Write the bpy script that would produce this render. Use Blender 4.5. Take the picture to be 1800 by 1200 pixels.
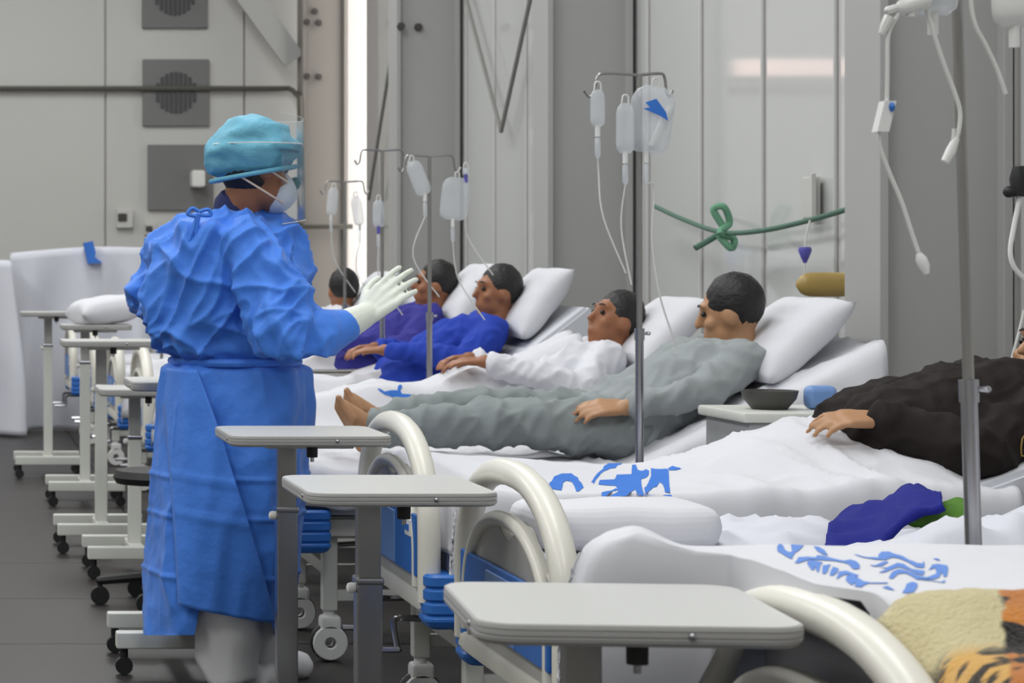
import bpy, bmesh, math, random
from mathutils import Vector, Matrix, noise, geometry
R = math.radians
V = Vector
random.seed(7)
for o in list(bpy.data.objects): bpy.data.objects.remove(o)
scene = bpy.context.scene
C = scene.collection

# ------------------------------------------------------------------ camera
F, VX, VY, H = 4000.0, -80.0, 480.0, 1.23      # focal length in pixels, principal point, eye height
cd = bpy.data.cameras.new('camera'); cam = bpy.data.objects.new('camera', cd); C.objects.link(cam)
cam.location = (0, 0, H); cam.rotation_euler = (R(90), 0, 0)
cd.sensor_width = 36; cd.lens = 36 * F / 1800
cd.shift_x = (900 - VX) / 1800; cd.shift_y = -(600 - VY) / 1800
cd.clip_start = 0.05; cd.clip_end = 200
cd.dof.use_dof = True; cd.dof.focus_distance = 5.2; cd.dof.aperture_fstop = 10
scene.camera = cam
# ------------------------------------------------------------------ world, lamps, exposure
w = bpy.data.worlds.new('world'); scene.world = w; w.use_nodes = True
w.node_tree.nodes['Background'].inputs[0].default_value = (1.0, 0.97, 0.93, 1)
w.node_tree.nodes['Background'].inputs[1].default_value = 4.0
def lamp(x, y, sx, sy, power, z=5.7, col=(0.985, 1.0, 1.0)):
    l = bpy.data.lights.new('hall_lamp', 'AREA'); l.shape = 'RECTANGLE'; l.size = sx; l.size_y = sy
    l.energy = power; l.color = col
    o = bpy.data.objects.new('hall_lamp', l); o.location = (x, y, z); C.objects.link(o)
for yy in (1.0, 6.0, 11.0, 16.0):
    lamp(0.9, yy, 1.2, 3.4, 120)
    lamp(-3.6, yy, 1.2, 3.4, 158)
scene.view_settings.view_transform = 'Standard'; scene.view_settings.look = 'None'
scene.view_settings.exposure = 0.0; scene.view_settings.gamma = 1.0
scene.view_settings.use_curve_mapping = False

def px(x, y, d): return V(((x - VX) * d / F, d, H - (y - VY) * d / F))

# ------------------------------------------------------------------ materials
def lin(c):
    f = lambda v: v / 12.92 if v <= 0.04045 else ((v + 0.055) / 1.055) ** 2.4
    return (f(c[0] / 255), f(c[1] / 255), f(c[2] / 255), 1)
def mat(name, col, rough=0.5, metal=0.0, var=0.06, vscale=6.0, bump=0.0, bscale=40.0, alpha=1.0, spec=0.5, sub=0.0, coat=0.0, stretch=None, sheen=0.0):
    m = bpy.data.materials.new(name); m.use_nodes = True
    nt = m.node_tree; b = nt.nodes['Principled BSDF']; L = nt.links.new
    tc = nt.nodes.new('ShaderNodeTexCoord')
    src = tc.outputs['Object']
    if stretch:
        mp = nt.nodes.new('ShaderNodeMapping'); mp.inputs['Scale'].default_value = stretch
        L(src, mp.inputs['Vector']); src = mp.outputs['Vector']
    n = nt.nodes.new('ShaderNodeTexNoise'); n.inputs['Scale'].default_value = vscale; n.inputs['Detail'].default_value = 4
    L(src, n.inputs['Vector'])
    mx = nt.nodes.new('ShaderNodeMixRGB')
    c = lin(col)
    mx.inputs[1].default_value = tuple(max(0, v * (1 - var)) for v in c[:3]) + (1,)
    mx.inputs[2].default_value = tuple(min(1, v * (1 + var)) for v in c[:3]) + (1,)
    L(n.outputs['Fac'], mx.inputs[0]); L(mx.outputs[0], b.inputs['Base Color'])
    b.inputs['Roughness'].default_value = rough; b.inputs['Metallic'].default_value = metal
    b.inputs['Specular IOR Level'].default_value = spec; b.inputs['Alpha'].default_value = alpha
    if sub: b.inputs['Subsurface Weight'].default_value = sub; b.inputs['Subsurface Radius'].default_value = (0.02, 0.008, 0.005)
    if coat: b.inputs['Coat Weight'].default_value = coat; b.inputs['Coat Roughness'].default_value = 0.05 if coat == 1.0 else 0.15
    if sheen: b.inputs['Sheen Weight'].default_value = sheen
    if bump:
        n2 = nt.nodes.new('ShaderNodeTexNoise'); n2.inputs['Scale'].default_value = bscale; n2.inputs['Detail'].default_value = 5
        L(src, n2.inputs['Vector'])
        bp = nt.nodes.new('ShaderNodeBump'); bp.inputs['Strength'].default_value = bump; bp.inputs['Distance'].default_value = 0.02
        L(n2.outputs['Fac'], bp.inputs['Height']); L(bp.outputs[0], b.inputs['Normal'])
    return m
M = {}
M['wall'] = mat('wall_panel_white', (206, 207, 205), 0.4, var=0.02, vscale=1.5, coat=1.0)
M['endwall'] = mat('end_wall_panel', (200, 199, 195), 0.5, var=0.03, vscale=1.2)
M['joint'] = mat('panel_joint_grey', (186, 182, 181), 0.6)
M['column'] = mat('column_grey_paint', (170, 170, 168), 0.5, var=0.03, vscale=2)
M['column_dark'] = mat('column_brown_grey', (136, 131, 126), 0.5, var=0.04, vscale=2)
M['dark'] = mat('dark_gap', (70, 66, 64), 0.7)
M['ceiling'] = mat('ceiling_white', (205, 205, 202), 0.8)
M['floor'] = mat('floor_vinyl_dark', (47, 43, 41), 0.45, var=0.12, vscale=3, bump=0.05, bscale=60)
M['floor_joint'] = mat('floor_joint', (52, 48, 47), 0.8)
M['tabletop'] = mat('table_laminate', (197, 197, 194), 0.38, var=0.02)
M['tableedge'] = mat('table_edge_grey', (172, 171, 169), 0.4, var=0.03)
M['steel'] = mat('chrome_steel', (170, 170, 175), 0.22, 1.0, var=0.05)
M['steel_dull'] = mat('brushed_steel', (160, 158, 155), 0.38, 1.0, var=0.06)
M['powder'] = mat('powder_coat_white', (206, 207, 200), 0.45, var=0.03)
M['ivory'] = mat('ivory_plastic', (222, 219, 208), 0.4, var=0.02, coat=0.1)
M['ivory_shadow'] = mat('ivory_plastic_shaded', (176, 174, 168), 0.5, var=0.03)  # ivory darkened to grey: shade under the arch put into the plate's colour
M['blue'] = mat('blue_plastic', (44, 108, 190), 0.4, var=0.06)
M['blue_light'] = mat('blue_panel_insert', (112, 146, 200), 0.4, var=0.05)
M['black'] = mat('black_rubber', (22, 22, 23), 0.55)
M['white_plastic'] = mat('white_plastic', (225, 225, 222), 0.4, var=0.02)
M['sheet'] = mat('white_cotton_sheet', (212, 212, 217), 0.85, var=0.015, bump=0.06, bscale=14, spec=0.2)
M['sheet2'] = mat('white_cotton_cool', (206, 207, 215), 0.85, var=0.02, bump=0.08, bscale=12, spec=0.2)
M['mattress'] = mat('mattress_cover', (206, 208, 214), 0.75, var=0.03)
M['print'] = mat('blue_fabric_print', (66, 120, 205), 0.85, var=0.10, vscale=12, spec=0.15)
M['print_pale'] = mat('pale_blue_fabric_print', (104, 140, 208), 0.85, var=0.10, vscale=12, spec=0.15)
M['gown'] = mat('blue_gown', (68, 128, 224), 0.6, var=0.08, vscale=5, bump=0.35, bscale=13, spec=0.3, sheen=0.15)
M['gown_in'] = mat('navy_scrub', (28, 36, 84), 0.8)
M['cap'] = mat('teal_bouffant_cap', (104, 170, 194), 0.6, var=0.16, vscale=16, bump=0.45, bscale=22, spec=0.3)
M['skin'] = mat('skin_brown', (150, 98, 66), 0.5, var=0.06, vscale=20, sub=0.08)
M['skin_light'] = mat('skin_tan', (176, 132, 96), 0.5, var=0.08, vscale=20, sub=0.08)
M['hair'] = mat('black_hair', (22, 19, 19), 0.55, var=0.3, vscale=40, bump=0.3, bscale=60)
M['mask'] = mat('white_respirator', (206, 214, 222), 0.7, var=0.03)
M['teal'] = mat('teal_valve', (28, 128, 136), 0.45)
M['elastic'] = mat('cream_elastic', (226, 206, 186), 0.7)
M['glove'] = mat('white_latex_glove', (222, 226, 214), 0.5, var=0.04, sub=0.05)
M['boot'] = mat('boot_cover_white', (238, 238, 240), 0.4, var=0.04, vscale=8, bump=0.3, bscale=10)
M['pants'] = mat('grey_trousers', (136, 142, 142), 0.85, var=0.08, vscale=8, bump=0.25, bscale=12, spec=0.2)
M['greytop'] = mat('grey_top', (150, 155, 156), 0.85, var=0.06, bump=0.2, bscale=12, spec=0.2)
M['jacket'] = mat('black_brown_jacket', (30, 23, 21), 0.8, var=0.3, vscale=5, bump=0.2, bscale=10, spec=0.25)
M['gold'] = mat('gold_embroidery', (150, 120, 60), 0.6)
M['royal'] = mat('royal_blue_cloth', (26, 32, 122), 0.8, var=0.15, bump=0.2, bscale=10, spec=0.2)
M['bright_blue'] = mat('bright_blue_top', (40, 66, 168), 0.8, var=0.1, bump=0.2, bscale=10, spec=0.2)
M['violet'] = mat('violet_blue_top', (58, 56, 138), 0.8, var=0.1, bump=0.2, bscale=10, spec=0.2)
M['whitetop'] = mat('white_shirt', (214, 214, 220), 0.85, var=0.03, bump=0.15, bscale=12, spec=0.2)
M['green'] = mat('green_cloth', (78, 120, 44), 0.8, var=0.3, vscale=14, bump=0.2, bscale=16, spec=0.2)
M['rope'] = mat('green_rope', (84, 116, 100), 0.8, var=0.15, vscale=40)
M['ropeknot'] = mat('green_rope_bright', (112, 164, 134), 0.8, var=0.1)
M['bag'] = mat('infusion_bag_film', (222, 226, 230), 0.25, var=0.02, alpha=0.42, coat=0.3)
M['tubing'] = mat('clear_tubing', (226, 226, 222), 0.3, var=0.02, alpha=0.85)
M['purple'] = mat('purple_cap', (92, 88, 176), 0.45)
M['amber'] = mat('amber_bag', (176, 148, 84), 0.35, var=0.15, vscale=10)
M['ventframe'] = mat('vent_grey', (120, 119, 119), 0.6, var=0.03)
M['ventdark'] = mat('vent_slot_dark', (78, 77, 78), 0.7)
M['cable'] = mat('grey_cable', (130, 128, 124), 0.6)
M['pipe'] = mat('dark_pipe', (84, 82, 74), 0.55)
M['cabinet'] = mat('grey_cabinet', (158, 160, 160), 0.5)
M['bowl'] = mat('dark_bowl', (70, 68, 66), 0.5)
M['eye'] = mat('dark_eye', (24, 18, 16), 0.2)
M['lip'] = mat('lips', (134, 78, 62), 0.5)

def visor_material():
    m = bpy.data.materials.new('clear_visor'); m.use_nodes = True
    nt = m.node_tree; L = nt.links.new; out = nt.nodes['Material Output']
    nt.nodes.remove(nt.nodes['Principled BSDF'])
    tr = nt.nodes.new('ShaderNodeBsdfTransparent'); tr.inputs[0].default_value = (0.95, 0.96, 0.97, 1)
    gl = nt.nodes.new('ShaderNodeBsdfGlossy'); gl.inputs['Roughness'].default_value = 0.12
    df = nt.nodes.new('ShaderNodeBsdfDiffuse'); df.inputs[0].default_value = (0.8, 0.82, 0.84, 1)
    lw = nt.nodes.new('ShaderNodeFresnel'); lw.inputs[0].default_value = 1.22
    m1 = nt.nodes.new('ShaderNodeMixShader'); m2 = nt.nodes.new('ShaderNodeMixShader'); m2.inputs[0].default_value = 0.07
    L(lw.outputs[0], m1.inputs[0]); L(tr.outputs[0], m1.inputs[1]); L(gl.outputs[0], m1.inputs[2])
    L(m1.outputs[0], m2.inputs[1]); L(df.outputs[0], m2.inputs[2]); L(m2.outputs[0], out.inputs[0])
    return m
M['visor'] = visor_material()

def tiger_material():
    m = bpy.data.materials.new('tiger_print_fleece'); m.use_nodes = True
    nt = m.node_tree; b = nt.nodes['Principled BSDF']; L = nt.links.new
    b.inputs['Roughness'].default_value = 0.95; b.inputs['Specular IOR Level'].default_value = 0.1; b.inputs['Sheen Weight'].default_value = 0.3
    N = lambda t: nt.nodes.new(t)
    tc = N('ShaderNodeTexCoord'); sep = N('ShaderNodeSeparateXYZ'); L(tc.outputs['Object'], sep.inputs[0])
    def ramp(src, p0, p1):
        r = N('ShaderNodeMapRange'); r.inputs[1].default_value = p0; r.inputs[2].default_value = p1; L(src, r.inputs[0]); return r.outputs[0]
    def mix(fac, a, c):
        x = N('ShaderNodeMixRGB'); L(fac, x.inputs[0])
        for i, v in ((1, a), (2, c)):
            if isinstance(v, tuple): x.inputs[i].default_value = v
            else: L(v, x.inputs[i])
        return x.outputs[0]
    def noi(scale, vec, detail=3):
        n = N('ShaderNodeTexNoise'); n.inputs['Scale'].default_value = scale; n.inputs['Detail'].default_value = detail; L(vec, n.inputs['Vector']); return n.outputs['Fac']
    base = mix(noi(14, tc.outputs['Object']), lin((186, 172, 128)), lin((206, 196, 158)))
    fuzz = noi(160, tc.outputs['Object'], 2)
    # yellow and black leaf-like stripes toward the near edge
    mp = N('ShaderNodeMapping'); mp.inputs['Scale'].default_value = (9, 34, 10); mp.inputs['Rotation'].default_value = (0, 0, R(-14)); L(tc.outputs['Object'], mp.inputs['Vector'])
    st = noi(1.25, mp.outputs[0], 2)
    yellow = mix(ramp(st, 0.52, 0.55), lin((206, 160, 84)), lin((48, 38, 30)))
    ma = N('ShaderNodeMath'); ma.operation = 'MULTIPLY_ADD'; ma.inputs[1].default_value = 0.2; L(sep.outputs['X'], ma.inputs[0]); L(sep.outputs['Y'], ma.inputs[2])
    nearf = ramp(ma.outputs[0], 0.13, 0.10)
    col = mix(nearf, base, yellow)
    # orange and black blotches on the far (pillow) side
    og = mix(noi(9, tc.outputs['Object']), lin((150, 78, 22)), lin((214, 140, 60)))
    bl = noi(11, tc.outputs['Object'], 2)
    og = mix(ramp(bl, 0.505, 0.53), og, lin((22, 14, 12)))
    add = N('ShaderNodeMath'); add.operation = 'ADD'; L(sep.outputs['X'], add.inputs[0])
    ns = N('ShaderNodeMath'); ns.operation = 'MULTIPLY'; ns.inputs[1].default_value = 0.03; L(noi(20, tc.outputs['Object']), ns.inputs[0]); L(ns.outputs[0], add.inputs[1])
    my = N('ShaderNodeMath'); my.operation = 'MULTIPLY_ADD'; my.inputs[1].default_value = -0.43; L(sep.outputs['Y'], my.inputs[0]); L(add.outputs[0], my.inputs[2])
    col = mix(ramp(my.outputs[0], 0.002, 0.008), col, og)
    L(col, b.inputs['Base Color'])
    bp = N('ShaderNodeBump'); bp.inputs['Strength'].default_value = 0.5; bp.inputs['Distance'].default_value = 0.01; L(fuzz, bp.inputs['Height']); L(bp.outputs[0], b.inputs['Normal'])
    return m
M['tiger'] = tiger_material()

# ------------------------------------------------------------------ mesh helpers
def frame(axis):
    a = axis.normalized(); t = V((0, 0, 1)) if abs(a.z) < 0.9 else V((1, 0, 0))
    u = a.cross(t).normalized(); return a, u, a.cross(u).normalized()
def loft(bm, rings, cap=True, closed=True):
    vs = [[bm.verts.new(p) for p in r] for r in rings]
    n = len(vs[0])
    for a, b in zip(vs, vs[1:]):
        for i in range(n if closed else n - 1):
            bm.faces.new((a[i], a[(i + 1) % n], b[(i + 1) % n], b[i]))
    if cap and closed:
        bm.faces.new(vs[0][::-1]); bm.faces.new(vs[-1])
    return vs
def tube(bm, pts, r, n=10, cap=True):
    pts = [V(p) for p in pts]; rs = r if isinstance(r, (list, tuple)) else [r] * len(pts)
    rings = []; u = None
    for i, p in enumerate(pts):
        t = (pts[min(i + 1, len(pts) - 1)] - pts[max(i - 1, 0)]).normalized()
        if u is None: _, u, _ = frame(t)
        u = (u - t * u.dot(t)).normalized(); v = t.cross(u)
        rings.append([p + (u * math.cos(2 * math.pi * k / n) + v * math.sin(2 * math.pi * k / n)) * rs[i] for k in range(n)])
    loft(bm, rings, cap)
def curve(pts, k=6):
    pts = [V(p) for p in pts]; out = []
    for i in range(len(pts) - 1):
        p0 = pts[max(i - 1, 0)]; p1 = pts[i]; p2 = pts[i + 1]; p3 = pts[min(i + 2, len(pts) - 1)]
        for j in range(k):
            t = j / k
            out.append(0.5 * (2 * p1 + (p2 - p0) * t + (2 * p0 - 5 * p1 + 4 * p2 - p3) * t * t + (3 * p1 - p0 - 3 * p2 + p3) * t ** 3))
    return out + [pts[-1]]
def box(bm, x0, x1, y0, y1, z0, z1, bev=0.0, seg=2):
    vs = [bm.verts.new((x, y, z)) for z in (z0, z1) for y in (y0, y1) for x in (x0, x1)]
    fs = [bm.faces.new([vs[i] for i in q]) for q in ((0, 2, 3, 1), (4, 5, 7, 6), (0, 1, 5, 4), (2, 6, 7, 3), (0, 4, 6, 2), (1, 3, 7, 5))]
    if bev:
        BEV.add(id(bm))
        es = list({e for f in fs for e in f.edges})
        bmesh.ops.bevel(bm, geom=es, offset=bev, segments=seg, affect='EDGES', profile=0.5)
def cyl(bm, p0, p1, r, n=16, r1=None): tube(bm, [p0, p1], [r, r if r1 is None else r1], n)
def ell(bm, c, rad, rot=None, seg=20, rings=12):
    c = V(c); rot = rot or Matrix.Identity(3)
    vs = []
    top = bm.verts.new(c + rot @ V((0, 0, rad[2]))); bot = bm.verts.new(c + rot @ V((0, 0, -rad[2])))
    for i in range(1, rings):
        t = math.pi * i / rings
        vs.append([bm.verts.new(c + rot @ V((rad[0] * math.sin(t) * math.cos(2 * math.pi * k / seg), rad[1] * math.sin(t) * math.sin(2 * math.pi * k / seg), rad[2] * math.cos(t)))) for k in range(seg)])
    for k in range(seg):
        bm.faces.new((top, vs[0][k], vs[0][(k + 1) % seg])); bm.faces.new((bot, vs[-1][(k + 1) % seg], vs[-1][k]))
    for a, b in zip(vs, vs[1:]):
        for k in range(seg): bm.faces.new((a[k], b[k], b[(k + 1) % seg], a[(k + 1) % seg]))
def rcone(bm, p0, r0, p1, r1, n=14):
    p0 = V(p0); p1 = V(p1); a, u, v = frame(p1 - p0); rings = []
    def ring(c, r): rings.append([c + (u * math.cos(2 * math.pi * k / n) + v * math.sin(2 * math.pi * k / n)) * r for k in range(n)])
    for t in (80, 55, 28, 0): ring(p0 - a * r0 * math.sin(R(t)), r0 * math.cos(R(t)))
    for t in (0, 28, 55, 80): ring(p1 + a * r1 * math.sin(R(t)), r1 * math.cos(R(t)))
    loft(bm, rings)
def lathe(bm, prof, c=(0, 0, 0), n=20):
    loft(bm, [[V(c) + V((r * math.cos(2 * math.pi * k / n), r * math.sin(2 * math.pi * k / n), z)) for k in range(n)] for r, z in prof])
def prism(bm, poly, axis, a0, a1):
    """poly in the two other axes (in x,y,z order), extruded along axis from a0 to a1"""
    def P(p, a): q = list(p); q.insert(axis, a); return V(q)
    A = [bm.verts.new(P(p, a0)) for p in poly]; B = [bm.verts.new(P(p, a1)) for p in poly]
    n = len(poly)
    bm.faces.new(A[::-1]); bm.faces.new(B)
    for i in range(n): bm.faces.new((A[i], A[(i + 1) % n], B[(i + 1) % n], B[i]))
BEV = set()
def NB():
    b = bmesh.new(); BEV.discard(id(b)); return b
def obj(name, bm, m, parent=None, origin=None, sharp=40, smooth=True, recenter=True):
    """link a bmesh (or mesh) as ONE object; world coordinates unless parent is given (then local to the parent)"""
    wn = id(bm) in BEV
    if isinstance(bm, bpy.types.Mesh): me = bm
    else:
        bmesh.ops.recalc_face_normals(bm, faces=bm.faces)
        me = bpy.data.meshes.new(name); bm.to_mesh(me); bm.free()
    if smooth and len(me.polygons):
        me.polygons.foreach_set('use_smooth', [True] * len(me.polygons))
        if sharp: me.set_sharp_from_angle(angle=R(sharp))
    o = bpy.data.objects.new(name, me); C.objects.link(o)
    if wn and sharp: md = o.modifiers.new('weighted_normal', 'WEIGHTED_NORMAL'); md.keep_sharp = True
    if m: me.materials.append(M[m] if isinstance(m, str) else m)
    if parent:
        o.parent = parent
        if origin is not None: me.transform(Matrix.Translation(-V(origin)))
    elif recenter and len(me.vertices):
        co = [v.co for v in me.vertices]
        c = V(((min(v.x for v in co) + max(v.x for v in co)) / 2, (min(v.y for v in co) + max(v.y for v in co)) / 2, min(v.z for v in co)))
        me.transform(Matrix.Translation(-c)); o.location = c
    return o
def tag(o, label=None, cat=None, group=None, kind=None):
    if label: o['label'] = label
    if cat: o['category'] = cat
    if group: o['group'] = group
    if kind: o['kind'] = kind
    return o
def thing(name, label, cat, loc=(0, 0, 0), rz=0, group=None):
    o = bpy.data.objects.new(name, None); C.objects.link(o); o.empty_display_size = 0.1
    o.location = loc; o.rotation_euler = (0, 0, rz)
    return tag(o, label, cat, group)
def struct(name, bm, m, parent=None):
    o = obj(name, bm, m, parent, recenter=False)
    if not parent: o['kind'] = 'structure'
    return o
def copy_tree(o, parent=None):
    c = o.copy(); C.objects.link(c); c.parent = parent
    for ch in list(o.children): copy_tree(ch, c)
    return c
def share(o, name, parent, loc):
    c = o.copy(); C.objects.link(c); c.name = name; c.parent = parent; c.location = loc; return c
def remesh(bm, voxel, it=4, fac=0.5):
    me = bpy.data.meshes.new('tmp'); bmesh.ops.recalc_face_normals(bm, faces=bm.faces); bm.to_mesh(me); bm.free()
    o = bpy.data.objects.new('tmp', me); C.objects.link(o)
    r = o.modifiers.new('r', 'REMESH'); r.mode = 'VOXEL'; r.voxel_size = voxel
    s = o.modifiers.new('s', 'SMOOTH'); s.iterations = it; s.factor = fac
    dg = bpy.context.evaluated_depsgraph_get(); dg.update()
    out = bpy.data.meshes.new_from_object(o.evaluated_get(dg))
    bpy.data.objects.remove(o); bpy.data.meshes.remove(me)
    return out
def displace(me, fn):
    ns = [v.normal.copy() for v in me.vertices]
    for v, n in zip(me.vertices, ns): v.co += n * fn(v.co, n)
def nz(x, y=0, z=0): return noise.noise(V((x, y, z)))
def fbm(x, y, z=0): return nz(x, y, z) + 0.5 * nz(2.1 * x + 7, 2.1 * y, 2.1 * z) + 0.25 * nz(4.3 * x, 4.3 * y + 3, 4.3 * z)
def ridge(x, y=0, z=0): return 1 - 2 * abs(nz(x, y, z))
def sstep(a, b, x):
    t = min(1, max(0, (x - a) / (b - a))); return t * t * (3 - 2 * t)

# ------------------------------------------------------------------ the setting
WX, EY = 3.5, 20.5
bm = NB(); box(bm, -7, WX + .3, -3, EY + .3, -0.2, -0.012)
floor = struct('floor', bm, 'floor_joint')
bm = NB(); box(bm, 0, 2.62, 0, 1.042, -0.012, 0, 0.004, 1); ft = obj('floor_panel', bm, 'floor', floor, smooth=False)
first = True
for i in range(4):
    for j in range(23):
        loc = (-7 + i * 2.627, -2.85 + 0.03 + j * 1.05 - 0.12, 0)
        if loc[1] + 1.042 > EY: continue
        if first: ft.location = loc; first = False
        else: share(ft, 'floor_panel', floor, loc)
bm = NB(); box(bm, -7.2, WX + .3, -3, EY + .3, 6.0, 6.15); struct('ceiling', bm, 'ceiling')
bm = NB(); box(bm, -7.2, -7, -3, EY + .3, 0, 6); struct('wall_left', bm, 'endwall')
bm = NB(); box(bm, -7.2, WX + .3, -3.2, -3, 0, 6); struct('wall_front', bm, 'endwall')
# right wall: backing with a slit of daylight between Y 19.62 and 20.1
SL0, SL1 = 19.50, 20.42
bm = NB(); box(bm, WX + 0.03, WX + 0.12, -3, SL0, 0, 6); box(bm, WX + 0.03, WX + 0.12, SL1, EY + .2, 0, 6)
wr = struct('wall_right', bm, 'joint')
bm = NB(); box(bm, WX + 0.012, WX + 0.03, 0, 0.752, 0, 6, 0.006, 2); wp = obj('wall_panel', bm, 'wall', wr, smooth=False)
ys = [10.70 + 0.82 * k for k in range(-16, 11)]
for k, y in enumerate(ys):
    if y + 0.755 > SL0: continue
    if k == 0: wp.location = (0, y + 0.03, 0)
    else: share(wp, 'wall_panel', wr, (0, y + 0.03, 0))
# end wall of wide panels
bm = NB(); box(bm, -7, WX + .2, EY + 0.03, EY + 0.2, 0, 6); we = struct('wall_back', bm, 'joint')
bm = NB(); box(bm, 0, 1.235, EY, EY + 0.03, 0, 6, 0.008, 2); ep = obj('wall_panel', bm, 'endwall', we, smooth=False)
for k in range(9):
    x = 1.36 + 0.0075 + 1.25 * (k - 7)
    if k == 0: ep.location = (x, 0, 0)
    else: share(ep, 'wall_panel', we, (x, 0, 0))
# steel columns against the right wall
def column(y, m, bolts, idx, x1=3.49):
    bm = NB(); x0 = 3.05
    box(bm, x0, x0 + 0.03, y, y + 0.30, 0, 6, 0.004)
    box(bm, x1 - 0.03, x1, y, y + 0.30, 0, 6, 0.004)
    box(bm, x0 + 0.03, x1 - 0.03, y + 0.05, y + 0.09, 0, 6)
    c = struct('column', bm, m); c['label'] = idx
    for (bx_, bz) in bolts:
        b = NB(); lathe(b, [(0.001, 0.03), (0.028, 0.028), (0.03, 0.0), (0.001, -0.002)], n=6)
        bmesh.ops.rotate(b, verts=b.verts, matrix=Matrix.Rotation(R(90), 3, 'X'))
        bmesh.ops.translate(b, verts=b.verts, vec=(bx_, y + (0.0 if bx_ < x0 + 0.06 else 0.05), bz)); obj('bolt', b, 'dark', c)
def bp(x, y, d): p = px(x, y, d); return (p.x, p.z)
column(7.5, 'column', [], 'wide grey steel column behind the drip tubes')
column(11.7, 'column', [], 'grey steel column behind the printed drip bag')
column(15.7, 'column', [bp(702, 48, 15.75), bp(735, 48, 15.75)], 'grey steel column with two bolts')
column(19.95, 'column_dark', [bp(x, y, 20) for x, y in ((538, 40), (560, 40), (538, 135), (560, 135), (553, 20))], 'brownish steel column beside the bright slit', 3.445)
# diagonal steel brace up from the far column
a = px(515, 108, 20.15); b = px(415, -30, 20.15); e = (b - a).normalized(); b2 = a + e * 2.2
bm = NB(); s = V((-e.z, 0, e.x)) * 0.1
for y0, y1, ww in ((20.05, 20.1, 1.0), (20.1, 20.22, 0.25)):
    rings = [[p + s * ww * sg + V((0, y0 - p.y + dy, 0)) for sg, dy in ((-1, 0), (1, 0), (1, y1 - y0), (-1, y1 - y0))] for p in (a, b2)]
    loft(bm, rings)
tag(obj('diagonal_brace', bm, 'column', sharp=30), 'grey diagonal steel brace meeting the brownish column', 'brace')
# dark pipe along the end wall
zc, zl = 1.23 + 325 * 20.4 / F, 1.23 + 82 * 19.9 / F
bm = NB(); tube(bm, curve([(-6.5, 20.44, zc), (0, 20.44, zc), (2.9, 20.44, zc)], 2) + [V((3.0, 20.42, zc)), V((3.02, 20.3, zc - .03)), V((3.02, 20.1, zc - .08)), V((3.02, 19.92, zc - .12)), V((3.02, 19.9, zc - .3)), V((3.02, 19.9, zl + .04)), V((3.05, 19.9, zl)), V((3.48, 19.9, zl))], 0.024, 8)
pp = tag(obj('wall_pipe', bm, 'pipe'), 'thin dark pipe running across the far wall and column', 'pipe')
# vents
def vent(cx, cy, size, lab, fan):
    c = px(cx, cy, 20.48); t = thing('wall_vent', lab, 'vent', (c.x, EY, c.z - size / 2), group='square vents on the far wall')
    bm = NB(); s = size / 2
    box(bm, -s, s, -0.04, 0, 0, size, 0.008); obj('vent_plate', bm, 'ventframe', t)
    if fan:
        n = 9; r = size * 0.31
        for k in range(n):
            x = (k - (n - 1) / 2) * 2 * r / n; h = math.sqrt(max(0.001, r * r - x * x))
            bm = NB(); box(bm, x - 0.013, x + 0.013, -0.055, -0.035, s - h, s + h, 0.003, 1); obj('slat', bm, 'ventdark', t)
vent(307, -8, 0.59, 'topmost square grey vent with a round slotted grille', True)
vent(309, 163, 0.60, 'middle square grey vent crossed by the dark pipe', True)
vent(317, 312, 0.59, 'plain grey square plate low on the wall behind the blue cap', False)
def wall_box(cx, cy, wd, ht, lab, dark):
    c = px(cx, cy, 20.45); t = thing('wall_socket', lab, 'socket', (c.x, EY, c.z - ht / 2))
    bm = NB(); box(bm, -wd / 2, wd / 2, -0.06, 0, 0, ht, 0.01); obj('housing', bm, 'endwall', t)
    bm = NB(); box(bm, dark[0], dark[1], -0.075, -0.055, dark[2], dark[3], 0.006); obj('outlet', bm, 'dark', t)
wall_box(219, 384, 0.15, 0.17, 'small wall socket with a black outlet near the tall panel joint', (-0.06, 0.02, 0.06, 0.13))
wall_box(264, 402, 0.10, 0.11, 'small grey wall socket just behind the gown shoulder', (-0.04, 0.02, 0.03, 0.08))
c = px(348, 313, 20.3); bm = NB(); box(bm, c.x - 0.06, c.x + 0.06, 20.25, EY - 0.04, c.z - 0.08, c.z + 0.07, 0.02); tag(obj('wall_device', bm, 'white_plastic'), 'small white box in front of the plain grey plate', 'device')
# wall lamp on the far wall, just left of the picture: its band of light shows on the glossy white wall
em = bpy.data.materials.new('warm_diffuser_glow'); em.use_nodes = True; eb = em.node_tree.nodes['Principled BSDF']
eb.inputs['Emission Color'].default_value = (1, 0.66, 0.58, 1); eb.inputs['Emission Strength'].default_value = 1.9
t = thing('wall_lamp', 'long low wall lamp with a warm diffuser on the far wall', 'lamp', (-0.6, EY, 3.0))
bm = NB(); box(bm, -0.66, 0.66, -0.07, 0, -0.02, 0.17, 0.01); obj('housing', bm, 'white_plastic', t)
bm = NB(); box(bm, -0.62, 0.62, -0.10, -0.065, 0.005, 0.145, 0.015, 3); obj('diffuser', bm, em, t)
# slack support cables
def cable(pts, lab):
    bm = NB(); tube(bm, pts, 0.014, 6); tag(obj('support_cable', bm, 'cable'), lab, 'cable', 'steel support cables')
cable([(3.44, 15.52, 3.28), (3.44, 15.3, 3.07), (3.44, 14.32, 2.12)], 'thin slanting cable, left arm of the V on the wall')
cable([(3.44, 13.0, 3.5), (3.44, 13.6, 2.86), (3.44, 14.32, 2.12)], 'thin slanting cable, right arm of the V on the wall')
cable([(3.44, 16.9, 4.0), (3.44, 17.9, 2.97), (3.44, 18.9, 1.84)], 'thin slanting cable beside the bright slit')
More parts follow.
